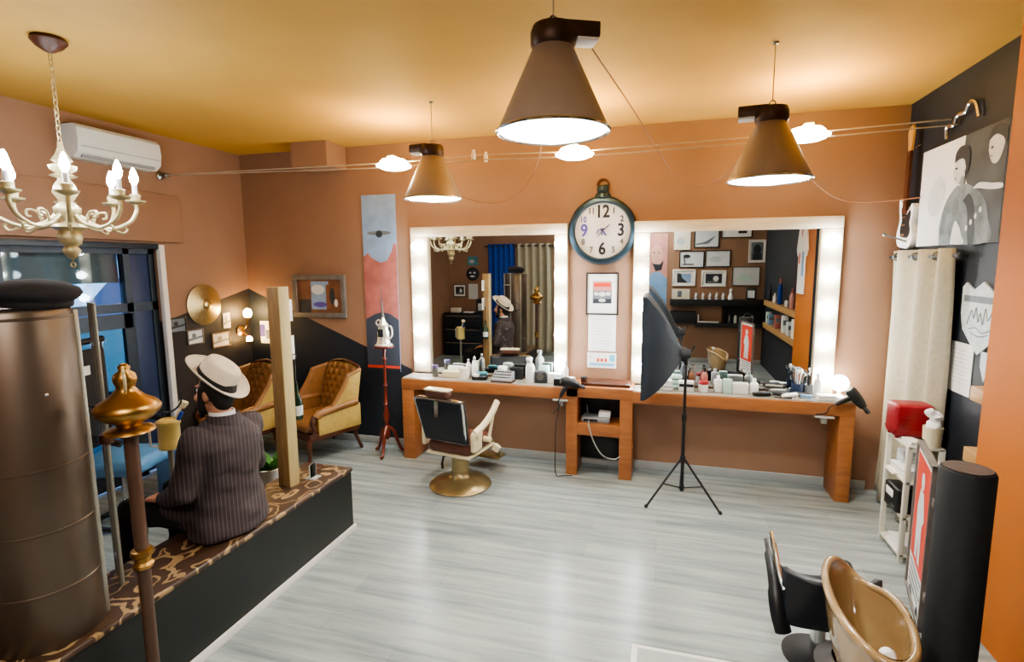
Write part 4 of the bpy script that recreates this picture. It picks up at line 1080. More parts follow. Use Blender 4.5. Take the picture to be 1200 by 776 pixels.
# hat, tipped back
hb_ = MB(M_hat)
R_ = Matrix.Translation(HC_+Vector((.012, 0, .075))) @ Matrix.Rotation(math.radians(36), 4, 'Y') @ Matrix.Rotation(math.radians(-10), 4, 'X')
hb_.T = R_
def brim(u, v):
    a = 2*PI*u; r = .098+(.075)*v
    return (math.cos(a)*r*1.1, math.sin(a)*r*.93, .0+.018*v*v+.022*v*abs(math.sin(a))**2)
hb_.grid(brim, 48, 6, closed_u=True)
hb_.grid(lambda u, v: tuple(Vector(brim(u, v))-Vector((0, 0, .005))), 48, 6, closed_u=True)
hb_.tube([brim(k/48, 1) for k in range(48)], .0045, 6, closed=True)
def crown(u, v):
    a = 2*PI*u
    pr = [(.104, 0), (.103, .03), (.1, .075), (.09, .10), (.07, .108), (.03, .098), (0, .094)]
    r, z = pr[min(6, round(v*6))]
    return (math.cos(a)*r*1.1, math.sin(a)*r*.9, z)
hb_.grid(crown, 40, 7, closed_u=True)
hat = hb_.done('hat', t, ang=60)
bn = MB(M_blackm); bn.T = R_
bn.grid(lambda u, v: (math.cos(2*PI*u)*1.1*.1065, math.sin(2*PI*u)*.9*.107, .004+.026*v), 40, 2, closed_u=True); bn.done('hat_band', hat)

# ================================================================== CABINET COLUMN, CAP, POLES
t = thing('metal_drum', 'tall round sheet-metal column with ring seams standing on the bench', 'column', (-2.43, 1.44, .497))
M_drum = mat('galvanised_brown', '#695c50', .38, .7, var=.06, scale=3)
MB(M_drum).lathe([(0, 0), (.185, 0), (.187, .004), (.187, 1.325), (.18, 1.338), (0, 1.338)], n=64).done('body', t)
for z in (.235, .48, .73, 1.31):
    MB(M_drum).lathe([(.1865, z-.006), (.190, z-.003), (.190, z+.003), (.1865, z+.006)], n=64, caps=False).done('ring_seam', t)
MB(M_tube).box(.1, .13, .135, .155, 0, 1.33, bev=.004).done('edge_trim', t)
MB(M_chrome).ball((.185, -.03, 1.02), .008, n=10).done('rivet', t)
t = thing('flat_cap', 'charcoal flat beret cap lying on top of the round metal column', 'cap', (-2.41, 1.52, 1.845), rot=(0, .07, 0))
MB(M_felt).lathe([(0, .0), (.112, 0), (.114, .022), (.136, .038), (.146, .056), (.136, .076), (.085, .098), (.03, .106), (0, .107)], n=36).done('crown', t, ang=70)
MB(M_blackm).lathe([(.113, .0), (.1165, .012), (.115, .024)], n=36, caps=False).done('band', t)
t = thing('pole_rack', 'slim grey metal pole rack with wire hoops behind the metal column', 'rack', (-2.44, 1.755, .497))
m = MB(M_tube); m.rod((0, 0, 0), (.0, 0, 1.34), .011); m.rod((-.09, .05, 0), (-.09, .05, 1.34), .009); m.rod((0, 0, .12), (-.09, .05, .12), .008); m.rod((0, 0, 1.15), (-.09, .05, 1.15), .01); m.done('poles', t)
for z in (.86, .72): MB(M_darkwood).lathe([(.014, -.03), (.03, -.02), (.034, 0), (.03, .02), (.014, .03)], (0, 0, z), n=14).done('joint', t)
m = MB(M_blackm); m.tube(arc((.08, .02, .79), .075, -PI*.8, PI*.8, 18, 'xz'), .004, 6); m.tube(spline([(0, 0, .86), (-.1, -.1, .90), (-.2, -.2, .87)], 6), .004, 6); m.done('wire_hoop', t)

# brass ornament stand in front of the bench
t = thing('brass_stand', 'wooden post stand crowned by a bulbous brass ornament, before the bench', 'stand', (-2.04, 1.56, 0))
M_pw = mat('stand_brown', '#4c3628', .4, var=.15, scale=10)
m = MB(M_pw); m.lathe([(0, 0), (.15, 0), (.15, .02), (.05, .04), (.03, .07), (.022, .1)], n=28); m.done('base', t)
MB(M_pw).rod((0, 0, .06), (0, 0, 1.345), .023, .026, n=18).done('shaft', t)
MB(M_brass).lathe([(.024, .76), (.036, .765), (.04, .78), (.03, .79), (.03, .81), (.042, .82), (.04, .84), (.024, .845)], n=20).done('collar', t)
MB(M_brass).lathe([(.026, 1.325), (.05, 1.33), (.088, 1.345), (.08, 1.358), (.042, 1.366), (.045, 1.38), (.085, 1.398), (.112, 1.424), (.116, 1.444), (.1, 1.464), (.065, 1.484), (.045, 1.505), (.032, 1.52), (.035, 1.535), (.042, 1.555), (.036, 1.578), (.018, 1.592), (.022, 1.605), (.012, 1.618), (0, 1.62)], n=36).done('ornament', t, ang=70)
m = MB(M_gold)
for s_ in (-1, 1): m.tube(spline([(s_*.02, -s_*.02, 1.50), (s_*.05, -s_*.04, 1.53), (s_*.05, -s_*.04, 1.58), (s_*.02, -s_*.02, 1.60)], 6), .006, 6)
m.done('scroll_handle', t)
m = MB(M_blackm)
m.tube(spline([(.05, .05, 1.42), (.09, .10, 1.40), (.12, .13, 1.43), (.125, .135, 1.48)], 6), .004, 6); m.done('wire_arm', t)

# lantern on its own stand by the door
t = thing('lantern_stand', 'cream lantern canister on a slim stand beside the entrance door', 'lantern', (-3.02, 2.56, 0))
MB(M_tube).lathe([(0, 0), (.1, 0), (.1, .015), (.02, .03), (.016, .05), (.016, .84), (0, .84)], n=20).done('stand', t)
MB(M_yellant).lathe([(0, .84), (.062, .84), (.066, .86), (.062, .88), (.062, .99), (.07, 1.0), (.07, 1.02), (.05, 1.03), (.05, 1.02), (0, 1.01)], n=16).done('canister', t)
MB(M_wht).tube([(-.065, -.03, .85), (-.10, -.05, .86), (-.10, -.05, .99), (-.065, -.03, 1.0)], .008, 8).done('handle', t)
m = MB(M_cream); m.rod((.02, .02, .99), (.06, .05, 1.1), .009); m.lathe([(0, 0), (.018, .005), (.03, .04), (.026, .05), (0, .052)], (.06, .05, 1.09), axis=(.35, .3, 1), n=12); m.done('brush', t)
MB(M_blue).rod((.045, .02, 1.0), (.075, .04, 1.07), .012).done('blue_brush', t)

# salon chair in the doorway
t = thing('entrance_chair', 'black framed chair with blue seat on a round base in the doorway', 'chair', (-4.02, 3.0, 0), -PI/2+.3)
MB(M_black).tube(arc((0, 0, .03), .21, 0, 2*PI*31/32, 31, 'xy'), .02, 8, closed=True).done('round_base', t)
m = MB(M_chrome); m.rod((0, 0, .03), (0, 0, .45), .03); m.done('column', t)
m = MB(M_blackm)
for k in range(4): m.rod((0, 0, .08), (.2*math.cos(k*PI/2), .2*math.sin(k*PI/2), .03), .012)
m.done('spokes', t)
MB(mat('blue_vinyl', '#5c93c4', .35, var=.1)).box(-.25, .25, -.24, .26, .44, .56, bev=.05, seg=3).done('seat', t)
m = MB(M_blackm); m.box(-.25, .25, -.30, -.23, .58, 1.36, bev=.03, seg=3); bk = m.done('backrest', t)
MB(M_glassw).box(-.06, .06, -.231, -.226, 1.17, 1.24).done('white_tag', bk)
m = MB(M_black)
for s_ in (-1, 1): m.rod((s_*.24, -.27, .5), (s_*.24, -.27, 1.42), .018); m.tube(spline([(s_*.27, -.25, .75), (s_*.29, .05, .76), (s_*.28, .2, .72)], 5), .025, 8)
m.rod((-.27, -.27, 1.42), (.27, -.27, 1.42), .025); m.rod((-.05, -.27, 1.4), (.04, -.27, 1.18), .012); m.rod((.1, -.27, 1.4), (.1, -.27, 1.18), .03)
m.done('frame', t)
o = MB(M_ltblue).box(-.28, .22, -.2, .2, 0, .44, bev=.03, seg=3).done('storage_box', loc=(-3.95, 3.62, 0)); tag(o, 'light blue box on the floor just inside the doorway', 'box')
cord('floor_cable', [(-4.3, 3.2, .012), (-4.0, 3.4, .012), (-3.6, 3.35, .012), (-3.3, 3.3, .012), (-3.1, 3.05, .012)], .012, M_blackm, 'thick dark cable lying on the floor near the doorway')

# ================================================================== RIGHT WALL
def smooth(pts, n=5):
    return [(p[0], p[2]) for p in spline([(x, 0, z) for x, z in pts]+[(pts[0][0], 0, pts[0][1])], n)][:-1]
def art_portrait(c, w, h):
    S = lambda pts: smooth([(x*w, z*h) for x, z in pts])
    c.rect(-w/2, -h/2, w/2, h/2, 1, mat('photo_bright', '#dfe2e4', .6, var=.06, scale=3))
    sm_ = mat('photo_smoke', '#454b50', .6, var=.35, scale=4); fog = mat('photo_fog', '#c9cfd2', .6, var=.12, scale=6); coat = mat('photo_coat', '#6a757b', .6, var=.5, scale=9); face = mat('photo_face', '#c3c6c8', .6, var=.12, scale=14)
    c.flat([(.06*w, h/2), (w/2, h/2), (w/2, -h/2), (.3*w, -h/2), (.2*w, -.1*h), (.1*w, .1*h), (.05*w, .3*h)], 2, sm_)
    c.flat(S([(-.34, .1), (-.22, .2), (-.14, .05), (-.18, -.14), (-.3, -.2), (-.38, -.05)]), 2, fog)
    c.flat(S([(-.16, -.499), (-.17, -.3), (-.12, -.1), (-.03, .02), (.05, .06), (.14, .04), (.25, -.03), (.34, -.14), (.39, -.3), (.4, -.499)]), 3, coat)
    c.flat(S([(-.01, -.499), (.0, -.38), (.03, -.28), (.08, -.33), (.12, -.42), (.15, -.499)]), 4, M_lt)
    c.flat(S([(.1, -.1), (.16, -.2), (.2, -.499), (.26, -.499), (.24, -.2), (.17, -.05)]), 4, M_dk)
    c.flat(S([(.0, .08), (-.02, .11), (-.035, .15), (-.05, .19), (-.03, .235), (-.02, .3), (.04, .33), (.1, .3), (.11, .2), (.09, .1), (.06, .04)]), 5, face)
    c.flat(S([(-.035, .27), (-.03, .36), (.02, .41), (.09, .4), (.14, .33), (.14, .2), (.115, .13), (.095, .16), (.09, .25), (.06, .29), (.01, .29)]), 6, M_dk)
    c.flat(S([(.035, .07), (.07, .13), (.1, .1), (.08, .03)]), 6, mat('photo_shade', '#7f878b', .6)); c.oval(-.006*w, .215*h, .016*w, .01*h, 7, M_dk, rot=-.2); c.oval(-.01*w, .12*h, .016*w, .006*h, 7, M_mid); c.oval(.092*w, .2*h, .014*w, .03*h, 7, face)
    c.flat(S([(.33, .28), (.335, .38), (.38, .43), (.45, .42), (.48, .34), (.46, .22), (.42, .16), (.37, .18)]), 4, face)
    c.flat(S([(.32, .36), (.35, .46), (.43, .48), (.495, .42), (.495, .3), (.46, .36), (.39, .4)]), 5, M_dk); c.oval(.365*w, .3*h, .014*w, .01*h, 5, M_dk); c.oval(.365*w, .23*h, .014*w, .006*h, 5, M_mid)
    c.flat(S([(.2, -.01), (.27, .03), (.4, .0), (.495, -.02), (.495, -.06), (.38, -.05), (.27, -.02)]), 5, M_lt)
    for k in range(4): c.oval((.17+.045*k)*w, (-.36+.05*k)*h, .014*w, .026*h, 5, M_lt)
sheet('portrait_canvas', 'large black and white photo canvas of two figures on the navy wall', 'canvas print', (XR, 4.26, 2.45), FR, 1.04, .69, M_glassw, art_portrait, depth=.03)
t = thing('electric_guitar', 'white electric guitar hung upright in the corner of the navy wall', 'guitar', (XR, 4.93, 2.10), FR)
body = [(-.02, 0), (.07, -.005), (.125, .03), (.14, .09), (.115, .15), (.105, .19), (.125, .25), (.13, .30), (.10, .335), (.06, .30), (.03, .285), (-.03, .29), (-.07, .34), (-.11, .385), (-.135, .37), (-.125, .3), (-.105, .22), (-.13, .15), (-.145, .09), (-.11, .02)]
sm = [tuple(p) [:3] for p in spline([(x, 0, z) for x, z in body+body[:1]], 4)][:-1]
MB(M_wht).prism([(p[0], p[2]) for p in sm], -.06, -.02).done('body', t)
MB(M_black).prism([(p[0]*.62+.01, p[2]*.62+.08) for p in sm], -.063, -.06).done('pickguard', t)
m = MB(M_darkwood); m.box(-.028, .028, -.075, -.055, .26, .74); neck = m.done('neck', t)
m = MB(mat('maple', '#c29a5a', .35, var=.1)); m.prism([(-.026, .74), (.026, .74), (.035, .80), (.04, .9), (.02, .935), (-.03, .92), (-.05, .88), (-.035, .80)], -.07, -.055)
hs = m.done('headstock', t)
m = MB(M_chrome)
for k in range(6): m.rod((-.05, -.062, .79+.02*k), (-.03, -.062, .79+.02*k), .005, n=8)
m.box(-.035, .035, -.075, -.06, .09, .11); m.box(-.035, .035, -.072, -.06, .17, .185); m.box(-.035, .035, -.072, -.06, .23, .245); m.done('hardware', t)
MB(M_chrome).rod((0, -.03, .76), (0, 0, .78), .006).done('wall_hook', t)
m = MB(M_steel); m.rod((0, -.01, 0), (.0, -.20, .07), .007); m.ball((0, -.21, .073), .016, n=10); m.lathe([(0, 0), (.03, 0), (.03, .012), (0, .014)], axis=(0, -1, 0), n=16)
o = m.done('wall_peg', loc=(XR, 4.88, 2.13), rotz=FR); tag(o, 'slim metal peg with round tip sticking out below the guitar', 'peg')
o = MB(M_chrome).tube(spline([(1.845, 4.47, 2.83), (1.83, 4.44, 2.90), (1.84, 4.38, 2.90), (1.83, 4.31, 2.945), (1.84, 4.24, 2.95), (1.83, 4.17, 2.99), (1.835, 4.11, 2.97), (1.845, 4.08, 2.88)], 7), .013, 8).done('flexible_conduit'); tag(o, 'bent silver conduit above the black and white canvas', 'conduit')
# curtain
def curtain(name, label, loc, rz, w, z0, z1, m, folds, rodr=.012, amp=.03, rings=True, rod=True, cat='curtain'):
    t = thing(name, label, cat, loc, rz)
    hgt = z1-z0
    def f(u, v):
        z = z0+hgt*v; a = folds*2*PI*u
        q = amp*(1-.0*v)*math.sin(a+.5*math.sin(3*v))*(1+.25*math.sin(5*u+2))
        return ((u-.5)*w*(1+.04*(1-v)*math.sin(9*u)), -.055+q, z)
    cm = MB(m); cm.grid(f, int(folds*16)+1, 18); cm.done('cloth', t, thick=.004, ang=80)
    if rod:
        r = MB(M_darkgrey); r.rod((-w/2-.05, -.055, z1-.05), (w/2+.05, -.055, z1-.05), rodr)
        for s_ in (-1, 1):
            r.ball((s_*(w/2+.06), -.055, z1-.05), .022, n=10); r.rod((s_*(w/2+.03), -.055, z1-.05), (s_*(w/2+.03), 0, z1-.05), .008)
        r.done('rod', t)
    if rings:
        g = MB(M_steel)
        for k in range(int(folds*2)):
            u = (k+.5)/(folds*2); p = f(u, .97); g.tube(arc((p[0], -.055, z1-.05), .026, 0, 2*PI*15/16, 15, 'yz'), .006, 6, closed=True)
        g.done('eyelets', t)
    return t
curtain('curtain', 'off-white linen eyelet curtain hanging beside the storage shelf', (XR-.005, 4.62, 0), FR, .98, .02, 2.08, M_linen, 3, amp=.05)
# shield, sheet, small shelves
c = MB(M_shield); Zs = [( -.23, .17), (-.19, .2), (-.1, .155), (0, .21), (.1, .155), (.19, .2), (.23, .17), (.225, .0), (.19, -.1), (.1, -.17), (0, -.24), (-.1, -.17), (-.19, -.1), (-.225, 0)]
c.prism(Zs, -.012, -.001); c.T = Matrix.Translation((0, -.012, 0))
c.rect(-.2, .08, .2, .12, 1, M_mid)
M_scr = mat('plaque_ink', '#8d989e', .6)
for pts in ([(-.14, -.06), (-.1, .03), (-.07, -.02), (-.05, .05), (-.02, -.04), (0, .02), (.03, -.05), (.05, .05), (.08, -.02), (.12, .04)], [(-.12, -.09), (-.04, -.075), (.03, -.1), (.12, -.07)], [(-.1, -.11), (0, -.125), (.09, -.105)]):
    c.tube(spline([(x, -.001, z) for x, z in pts], 4), .0035, 4, M_scr)
o = c.done('shield_plaque', loc=(XR, 3.87, 1.66), rotz=FR); tag(o, 'pale shield-shaped plaque with scribbled print on the navy wall', 'plaque')
c = MB(M_shield).prism([(-.05, .09), (.05, .09), (.05, 0), (0, -.09), (-.05, 0)], -.01, -.001)
o = c.done('pennant', loc=(XR, 3.78, 1.36), rotz=FR); tag(o, 'small grey pointed pennant hanging under the shield plaque', 'pennant')
sheet('wall_notice', 'white printed sheet on the navy wall left of the shield', 'paper', (XR, 4.05, 1.305), FR, .26, .33, M_glassw, art_lines)
for z, y, lb in ((1.23, 3.55, 'upper small wooden wall shelf beside the orange pillar'), (.86, 3.56, 'lower small wooden wall shelf beside the orange pillar')):
    b = MB(mat('shelf_oak', '#b08a58', .5, var=.12, stretch=(1, 6, 6))); b.box(-.1, .1, -.13, 0, -.04, .045, bev=.004)
    o = b.done('wall_ledge', loc=(XR, y, z), rotz=FR); tag(o, lb, 'shelf')

# storage shelf unit
t = thing('storage_shelf', 'narrow white open storage shelf standing in front of the curtain', 'shelf unit', (1.655, 4.06, 0))
M_shw = mat('shelf_cream', '#ded8c8', .45, var=.05)
for y in (-.17, .15):
    for x in (-.1, .08):
        MB(M_shw).box(x-.004, x+.026, y, y+.026, 0, .8, bev=.002).done('upright', t)
for z in (.04, .30, .545, .785): MB(M_shw).box(-.1, .102, -.17, .17, z, z+.019, bev=.003).done('shelf', t)
SX, SY = 1.655, 4.06
t = thing('red_case', 'glossy red case on top of the white storage shelf', 'case', (1.645, 4.14, .804))
MB(M_red).box(-.115, .115, -.085, .085, .012, .235, bev=.025, seg=4).done('body', t)
m = MB(mat('red_dark', '#8a1820', .4)); m.box(-.117, .117, -.087, .087, .05, .056); m.box(-.1, -.04, -.09, -.084, .08, .15, bev=.004)
for x in (-.09, .09):
    for y in (-.06, .06): m.rod((x, y, 0), (x, y, .014), .012, n=10)
m.done('trim', t)
t = thing('white_canister', 'white canister stuffed with pale cloth, in front of the red case', 'canister', (1.70, 3.94, .804))
MB(M_cream).lathe([(0, 0), (.05, 0), (.055, .13), (.05, .13), (.045, .01), (0, .01)], n=24).done('pot', t)
m = MB(M_glassw); m.ball((0, 0, .13), .045, n=14, sc=(1, 1, .8)); m.ball((.01, -.0, .19), .04, n=14, sc=(.9, .8, 1.2)); m.ball((-.015, .01, .22), .032, n=12)
cl_ = fused('crumpled_cloth', m, .007, M_glassw, t, smooth=3, push=wrinkle(.012, 25))
towel('crumpled white papers on the storage shelf top beside the canister', 1.60, 3.97, .08, .12, .03, M_glassw); bpy.context.scene.objects[-1].location.z = .804
def stack(label, loc, sx, sy, sz, m, n, name, cat):
    b = MB(m)
    for k in range(n):
        dx = random.uniform(-.006, .006); b.box(-sx/2+dx, sx/2+dx, -sy/2, sy/2, sz*k/n, sz*(k+.85)/n)
    o = b.done(name, loc=loc); tag(o, label, cat)
stack('loose pile of white paper on the second shelf of the storage unit', (1.645, 4.05, .564), .16, .22, .06, M_glassw, 6, 'paper_sheets', 'paper')
stack('rolled white cloths standing behind the paper pile', (1.665, 4.14, .625), .12, .1, .08, M_lt, 3, 'folded_cloth', 'cloth')
t = thing('printer', 'small black printer on the third shelf of the storage unit', 'printer', (1.65, 4.04, .319))
MB(M_black).box(-.12, .06, -.10, .10, .002, .17, bev=.015, seg=3).done('body', t)
MB(M_glassw).box(-.125, -.118, -.05, .06, .09, .14, bev=.002).done('paper_slot', t)
MB(M_steel).box(-.124, -.118, -.08, -.03, .03, .05).done('control_panel', t)
stack('stack of white trays on the bottom shelf of the storage unit', (1.65, 4.03, .059), .15, .22, .05, M_wht, 3, 'white_tray', 'tray')
stack('flat white envelope pack sticking out under the paper pile', (1.56, 4.09, .5645), .06, .14, .012, M_paper, 2, 'envelope_pack', 'envelope')

# ================================================================== BLACK PILLAR STAND WITH SIGN
t = thing('sign_pillar', 'round black pillar stand carrying a red and white framed sign', 'sign stand', (1.105, 2.28, 0))
MB(M_blackm).lathe([(0, 0), (.086, 0), (.086, 1.22), (.08, 1.232), (0, 1.234)], n=40).done('column', t)
MB(mat('pillar_cap_brown', '#4a3d36', .6, var=.2)).lathe([(.074, 1.2341), (.074, 1.2365), (0, 1.237)], n=32).done('cap', t)
sa, sb = Vector((1.146, 2.755)), Vector((1.045, 2.365))
ww, hh = (sa-sb).length, .70
SM = Matrix.Translation(((sa.x+sb.x)/2-1.105, (sa.y+sb.y)/2-2.28, .845)) @ Matrix.Rotation(math.atan2(sb.y-sa.y, sb.x-sa.x), 4, 'Z')
m = MB(M_greywood); m.T = SM
for x0, x1, z0, z1 in ((-ww/2, ww/2, -hh/2, -hh/2+.016), (-ww/2, ww/2, hh/2-.016, hh/2), (-ww/2, -ww/2+.016, -hh/2, hh/2), (ww/2-.016, ww/2, -hh/2, hh/2)): m.box(x0, x1, -.012, .012, z0, z1)
m.box(ww/2, ww/2+.04, -.006, .03, -.2, -.17); m.box(ww/2, ww/2+.04, -.006, .03, .2, .23)
fr_ = m.done('sign_frame', t)
c = MB(M_glassw); c.T = SM
c.box(-ww/2+.01, ww/2-.01, -.004, .004, -hh/2+.01, hh/2-.01, M_glassw); c.T = SM @ Matrix.Translation((0, -.004, 0))
c.rect(-ww*.42, -hh*.24, ww*.42, hh*.44, 1, M_redsign)
c.oval(0, hh*.31, ww*.09, hh*.055, 2, M_lt); c.flat([(-.16*ww, -.2*hh), (-.2*ww, .12*hh), (-.1*ww, .25*hh), (.1*ww, .25*hh), (.22*ww, .1*hh), (.12*ww, .05*hh), (.16*ww, -.2*hh), (.03*ww, -.2*hh), (0, -.02*hh), (-.05*ww, -.2*hh)], 2, M_lt)
for k in range(4): c.rect(-ww*.36, -hh*(.28+.045*k), ww*(.34-.07*(k % 2)), -hh*(.265+.045*k), 2, M_mid)
c.oval(-ww*.2, -hh*.455, ww*.08, hh*.03, 2, M_mid); c.oval(ww*.25, -hh*.455, ww*.05, hh*.03, 2, M_dk)
c.done('sign_print', t)

# ================================================================== WASH BASIN AND CHAIR
t = thing('wash_basin', 'beige ceramic shampoo bowl on a black pedestal in front of the chair', 'wash basin', (.768, 2.145, -.15), -.10)
RB = (.118, .31)
def rimz(a):  # neck notch towards +Y
    k = math.cos((a-PI/2)); return .885-.02*math.cos(a)-.075*max(0, math.cos(a-1.15))**5
def bowl(u, v, off=0.):
    a = 2*PI*u; pr = [(0, 0), (.35, .0), (.62, .035), (.82, .11), (.94, .2), (1.0, .27), (1.03, .285)]
    i = v*(len(pr)-1); j = min(int(i), len(pr)-2); q = i-j
    r = pr[j][0]*(1-q)+pr[j+1][0]*q; z = pr[j][1]*(1-q)+pr[j+1][1]*q
    top = rimz(a); zz = .60+(top-.60)*(z/.285)
    return (math.cos(a)*RB[0]*(r+off), math.sin(a)*RB[1]*(r+off)*(1.0), zz-off*.3)
b = MB(M_beige)
b.grid(lambda u, v: bowl(u, v), 56, 19, closed_u=True); b.grid(lambda u, v: bowl(u, v, .09 if v > .05 else .02), 56, 19, closed_u=True)
def rimtube(k):
    p1 = Vector(bowl(k/56, 1)); p2 = Vector(bowl(k/56, 1, .09)); return (p1+p2)/2
b.tube([rimtube(k) for k in range(56)], .016, 8, closed=True)
b.done('bowl', t, ang=80)
MB(M_chrome).lathe([(0, .604), (.03, .606), (.034, .612), (.02, .616), (0, .614)], n=20).done('drain', t)
m = MB(M_black); m.box(-.11, .11, -.12, .12, .166, .58, bev=.03, seg=3); m.lathe([(.12, .56), (.16, .6), (.1, .63)], n=24, caps=False); m.done('pedestal', t)
m = MB(M_wht); m.rod((0, -.33, .80), (0, -.30, .87), .012); m.lathe([(0, 0), (.018, .0), (.026, .02), (.024, .03), (0, .035)], (0, -.30, .87), axis=(0, .8, -.2), n=14); m.done('shower_head', t)
t = thing('wash_chair', 'black moulded shampoo chair with chrome armrest beside the beige bowl', 'chair', (.80, 2.80, -.13))
sh = MB(M_blklea)
def shell(u, v):
    x = (u-.5)*.40; e = abs(u-.5)*2
    if v < .5: y = .28-.46*(v*2); z = .40-.02*math.sin(PI*v*2)+.12*e**3
    else: y = -.18-.04*(v-.5)*2; z = .40+.26*(v-.5)*2+.0*e
    y += .10*e**3*(v > .5)*(v-.5)*2
    return (x, y, z)
sh.grid(shell, 20, 24); sh.done('seat_shell', t, thick=.03, ang=70)
for s_ in (-1,):
    a = MB(M_black)
    a.tube(spline([(s_*0.200, -.18, .36), (s_*0.225, -.16, .46), (s_*0.230, -.08, .58), (s_*0.235, .02, .66), (s_*0.235, .08, .685)], 6), [.03]*10+[.026]*8+[.018]*7, 10, flat=1.3)
    ar = a.done('armrest', t)
    MB(M_chrome).tube(spline([(s_*0.200, -.16, .56), (s_*0.212, -.1, .60), (s_*0.218, 0, .68), (s_*0.218, .10, .72)], 6), .012, 8).done('chrome_strip', ar)
MB(M_chrome).rod((0, 0, .16), (0, 0, .39), .035).done('column', t)
MB(M_black).lathe([(0, .131), (.16, .131), (.16, .142), (.05, .16), (0, .16)], n=32).done('base', t)
# low white stool, only a corner of it shows
t = thing('low_stool', 'low white-rimmed stool, only its corner showing at the bottom edge', 'stool', (.23, 2.12, 0))
MB(M_white).box(-.33, .33, -.25, .25, .17, .215, bev=.008).done('rim', t); MB(M_skirt).box(-.3, .3, -.22, .22, .213, .219).done('top', t)
for x in (-.29, .29):
    for y in (-.21, .21): MB(M_white).rod((x, y, 0), (x, y, .17), .02).done('leg', t)

# ================================================================== BEHIND THE CAMERA (seen in the mirrors)
def art_blank(c, w, h): c.oval(.1*w, -.05*h, .25*w, .2*h, 1, mat('photo_haze', '#b9c3c6', .6, var=.1))
def art_sea(c, w, h):
    c.flat([(-.4*w, .2*h), (.1*w, -.2*h), (.45*w, -.3*h), (.45*w, -.38*h), (-.1*w, -.3*h)], 1, M_mid)
def art_tree(c, w, h):
    c.rect(-.1*w, -.38*h, .4*w, -.3*h, 1, M_dk); c.oval(.22*w, .2*h, .16*w, .13*h, 1, M_dk); c.flat([(.3*w, .1*h), (.36*w, .1*h), (.3*w, -.3*h), (.26*w, -.3*h)], 1, M_dk)
def art_cliff(c, w, h):
    c.rect(-.35*w, -.36*h, .35*w, .3*h, 1, M_sky); c.flat([(-.2*w, -.36*h), (.35*w, -.36*h), (.35*w, .35*h), (.15*w, .3*h), (.1*w, 0)], 2, M_dk)
def art_night(c, w, h):
    c.rect(-.38*w, -.36*h, .38*w, .36*h, 1, M_dk); c.oval(-.1*w, 0, .13*w, .2*h, 2, M_lt); c.rect(-.2*w, -.3*h, .3*w, -.2*h, 2, M_mid)
def art_port(c, w, h):
    c.rect(-.4*w, -.42*h, .4*w, .42*h, 1, M_mid); c.oval(0, .08*h, .26*w, .24*h, 2, M_dk); c.rect(-.3*w, -.42*h, .3*w, -.1*h, 2, M_dk)
def art_green(c, w, h): c.flat([(-.3*w, -.2*h), (.3*w, -.28*h), (.34*w, .0), (.1*w, .15*h), (-.2*w, .0)], 1, M_cyan)
def art_bar(c, w, h): c.rect(-.35*w, -.1*h, -.05*w, .2*h, 1, M_dk)
G = 'framed prints on the rear wall'
RW = [(.33, 2.435, .31, .38, 0, art_blank, M_paper, 'unframed cream print, top row of prints on the rear wall'),
      (.785, 2.45, .47, .34, .018, art_sea, M_lt, 'black-framed pale seascape print, top row on the rear wall'),
      (1.33, 2.56, .56, .2, .018, art_bar, M_glassw, 'wide black-framed white print high on the rear wall'),
      (.52, 2.055, .47, .33, .018, art_tree, M_lt, 'black-framed print of a dark lone tree on the rear wall'),
      (1.005, 2.065, .47, .33, .018, art_blank, M_lt, 'black-framed nearly blank print beside the lone tree print'),
      (.385, 1.69, .44, .33, .03, art_cliff, M_white, 'white-framed print of a dark cliff, lowest row on the rear wall'),
      (.945, 1.675, .46, .32, .03, art_night, M_white, 'white-framed dark print with bright disc, lowest row on the rear wall'),
      (1.53, 1.72, .5, .37, .012, art_green, M_lt, 'pale green landscape print near the navy corner of the rear wall'),
      (1.71, 2.2, .30, .44, .02, art_port, M_white, 'white-framed upright dark portrait print by the navy corner')]
for x, z, w_, h_, fw, art, mnt, lb in RW:
    fm = M_frame if fw in (.018, .012) else M_white
    picture('framed_print', lb, 'picture', (x, YF, z), FF, w_, h_, fw, fm, art, G, mount=mnt)
def art_person(c, w, h):
    c.rect(-w/2, -h/2, w/2, h/2, 1, M_pink); c.oval(.05*w, .22*h, .3*w, .14*h, 2, mat('photo_flesh', '#d7a79a', .6, var=.08, scale=6)); c.flat([(-.3*w, .14*h), (-.2*w, .02*h), (.1*w, .0), (.3*w, .12*h), (.2*w, .1*h), (-.1*w, .09*h)], 3, M_dk)
    c.flat([(-.5*w, -.5*h), (-.5*w, -.1*h), (-.1*w, 0), (.3*w, -.02*h), (.5*w, -.12*h), (.5*w, -.5*h)], 2, M_ltblue); c.oval(-.05*w, .25*h, .03*w, .012*h, 4, M_dk); c.oval(.2*w, .25*h, .03*w, .012*h, 4, M_dk)
sheet('pink_poster', 'tall pink-toned portrait poster at the edge of the rear wall prints', 'poster', (-.13, YF, 1.82), FF, .38, 1.5, M_pink, art_person)
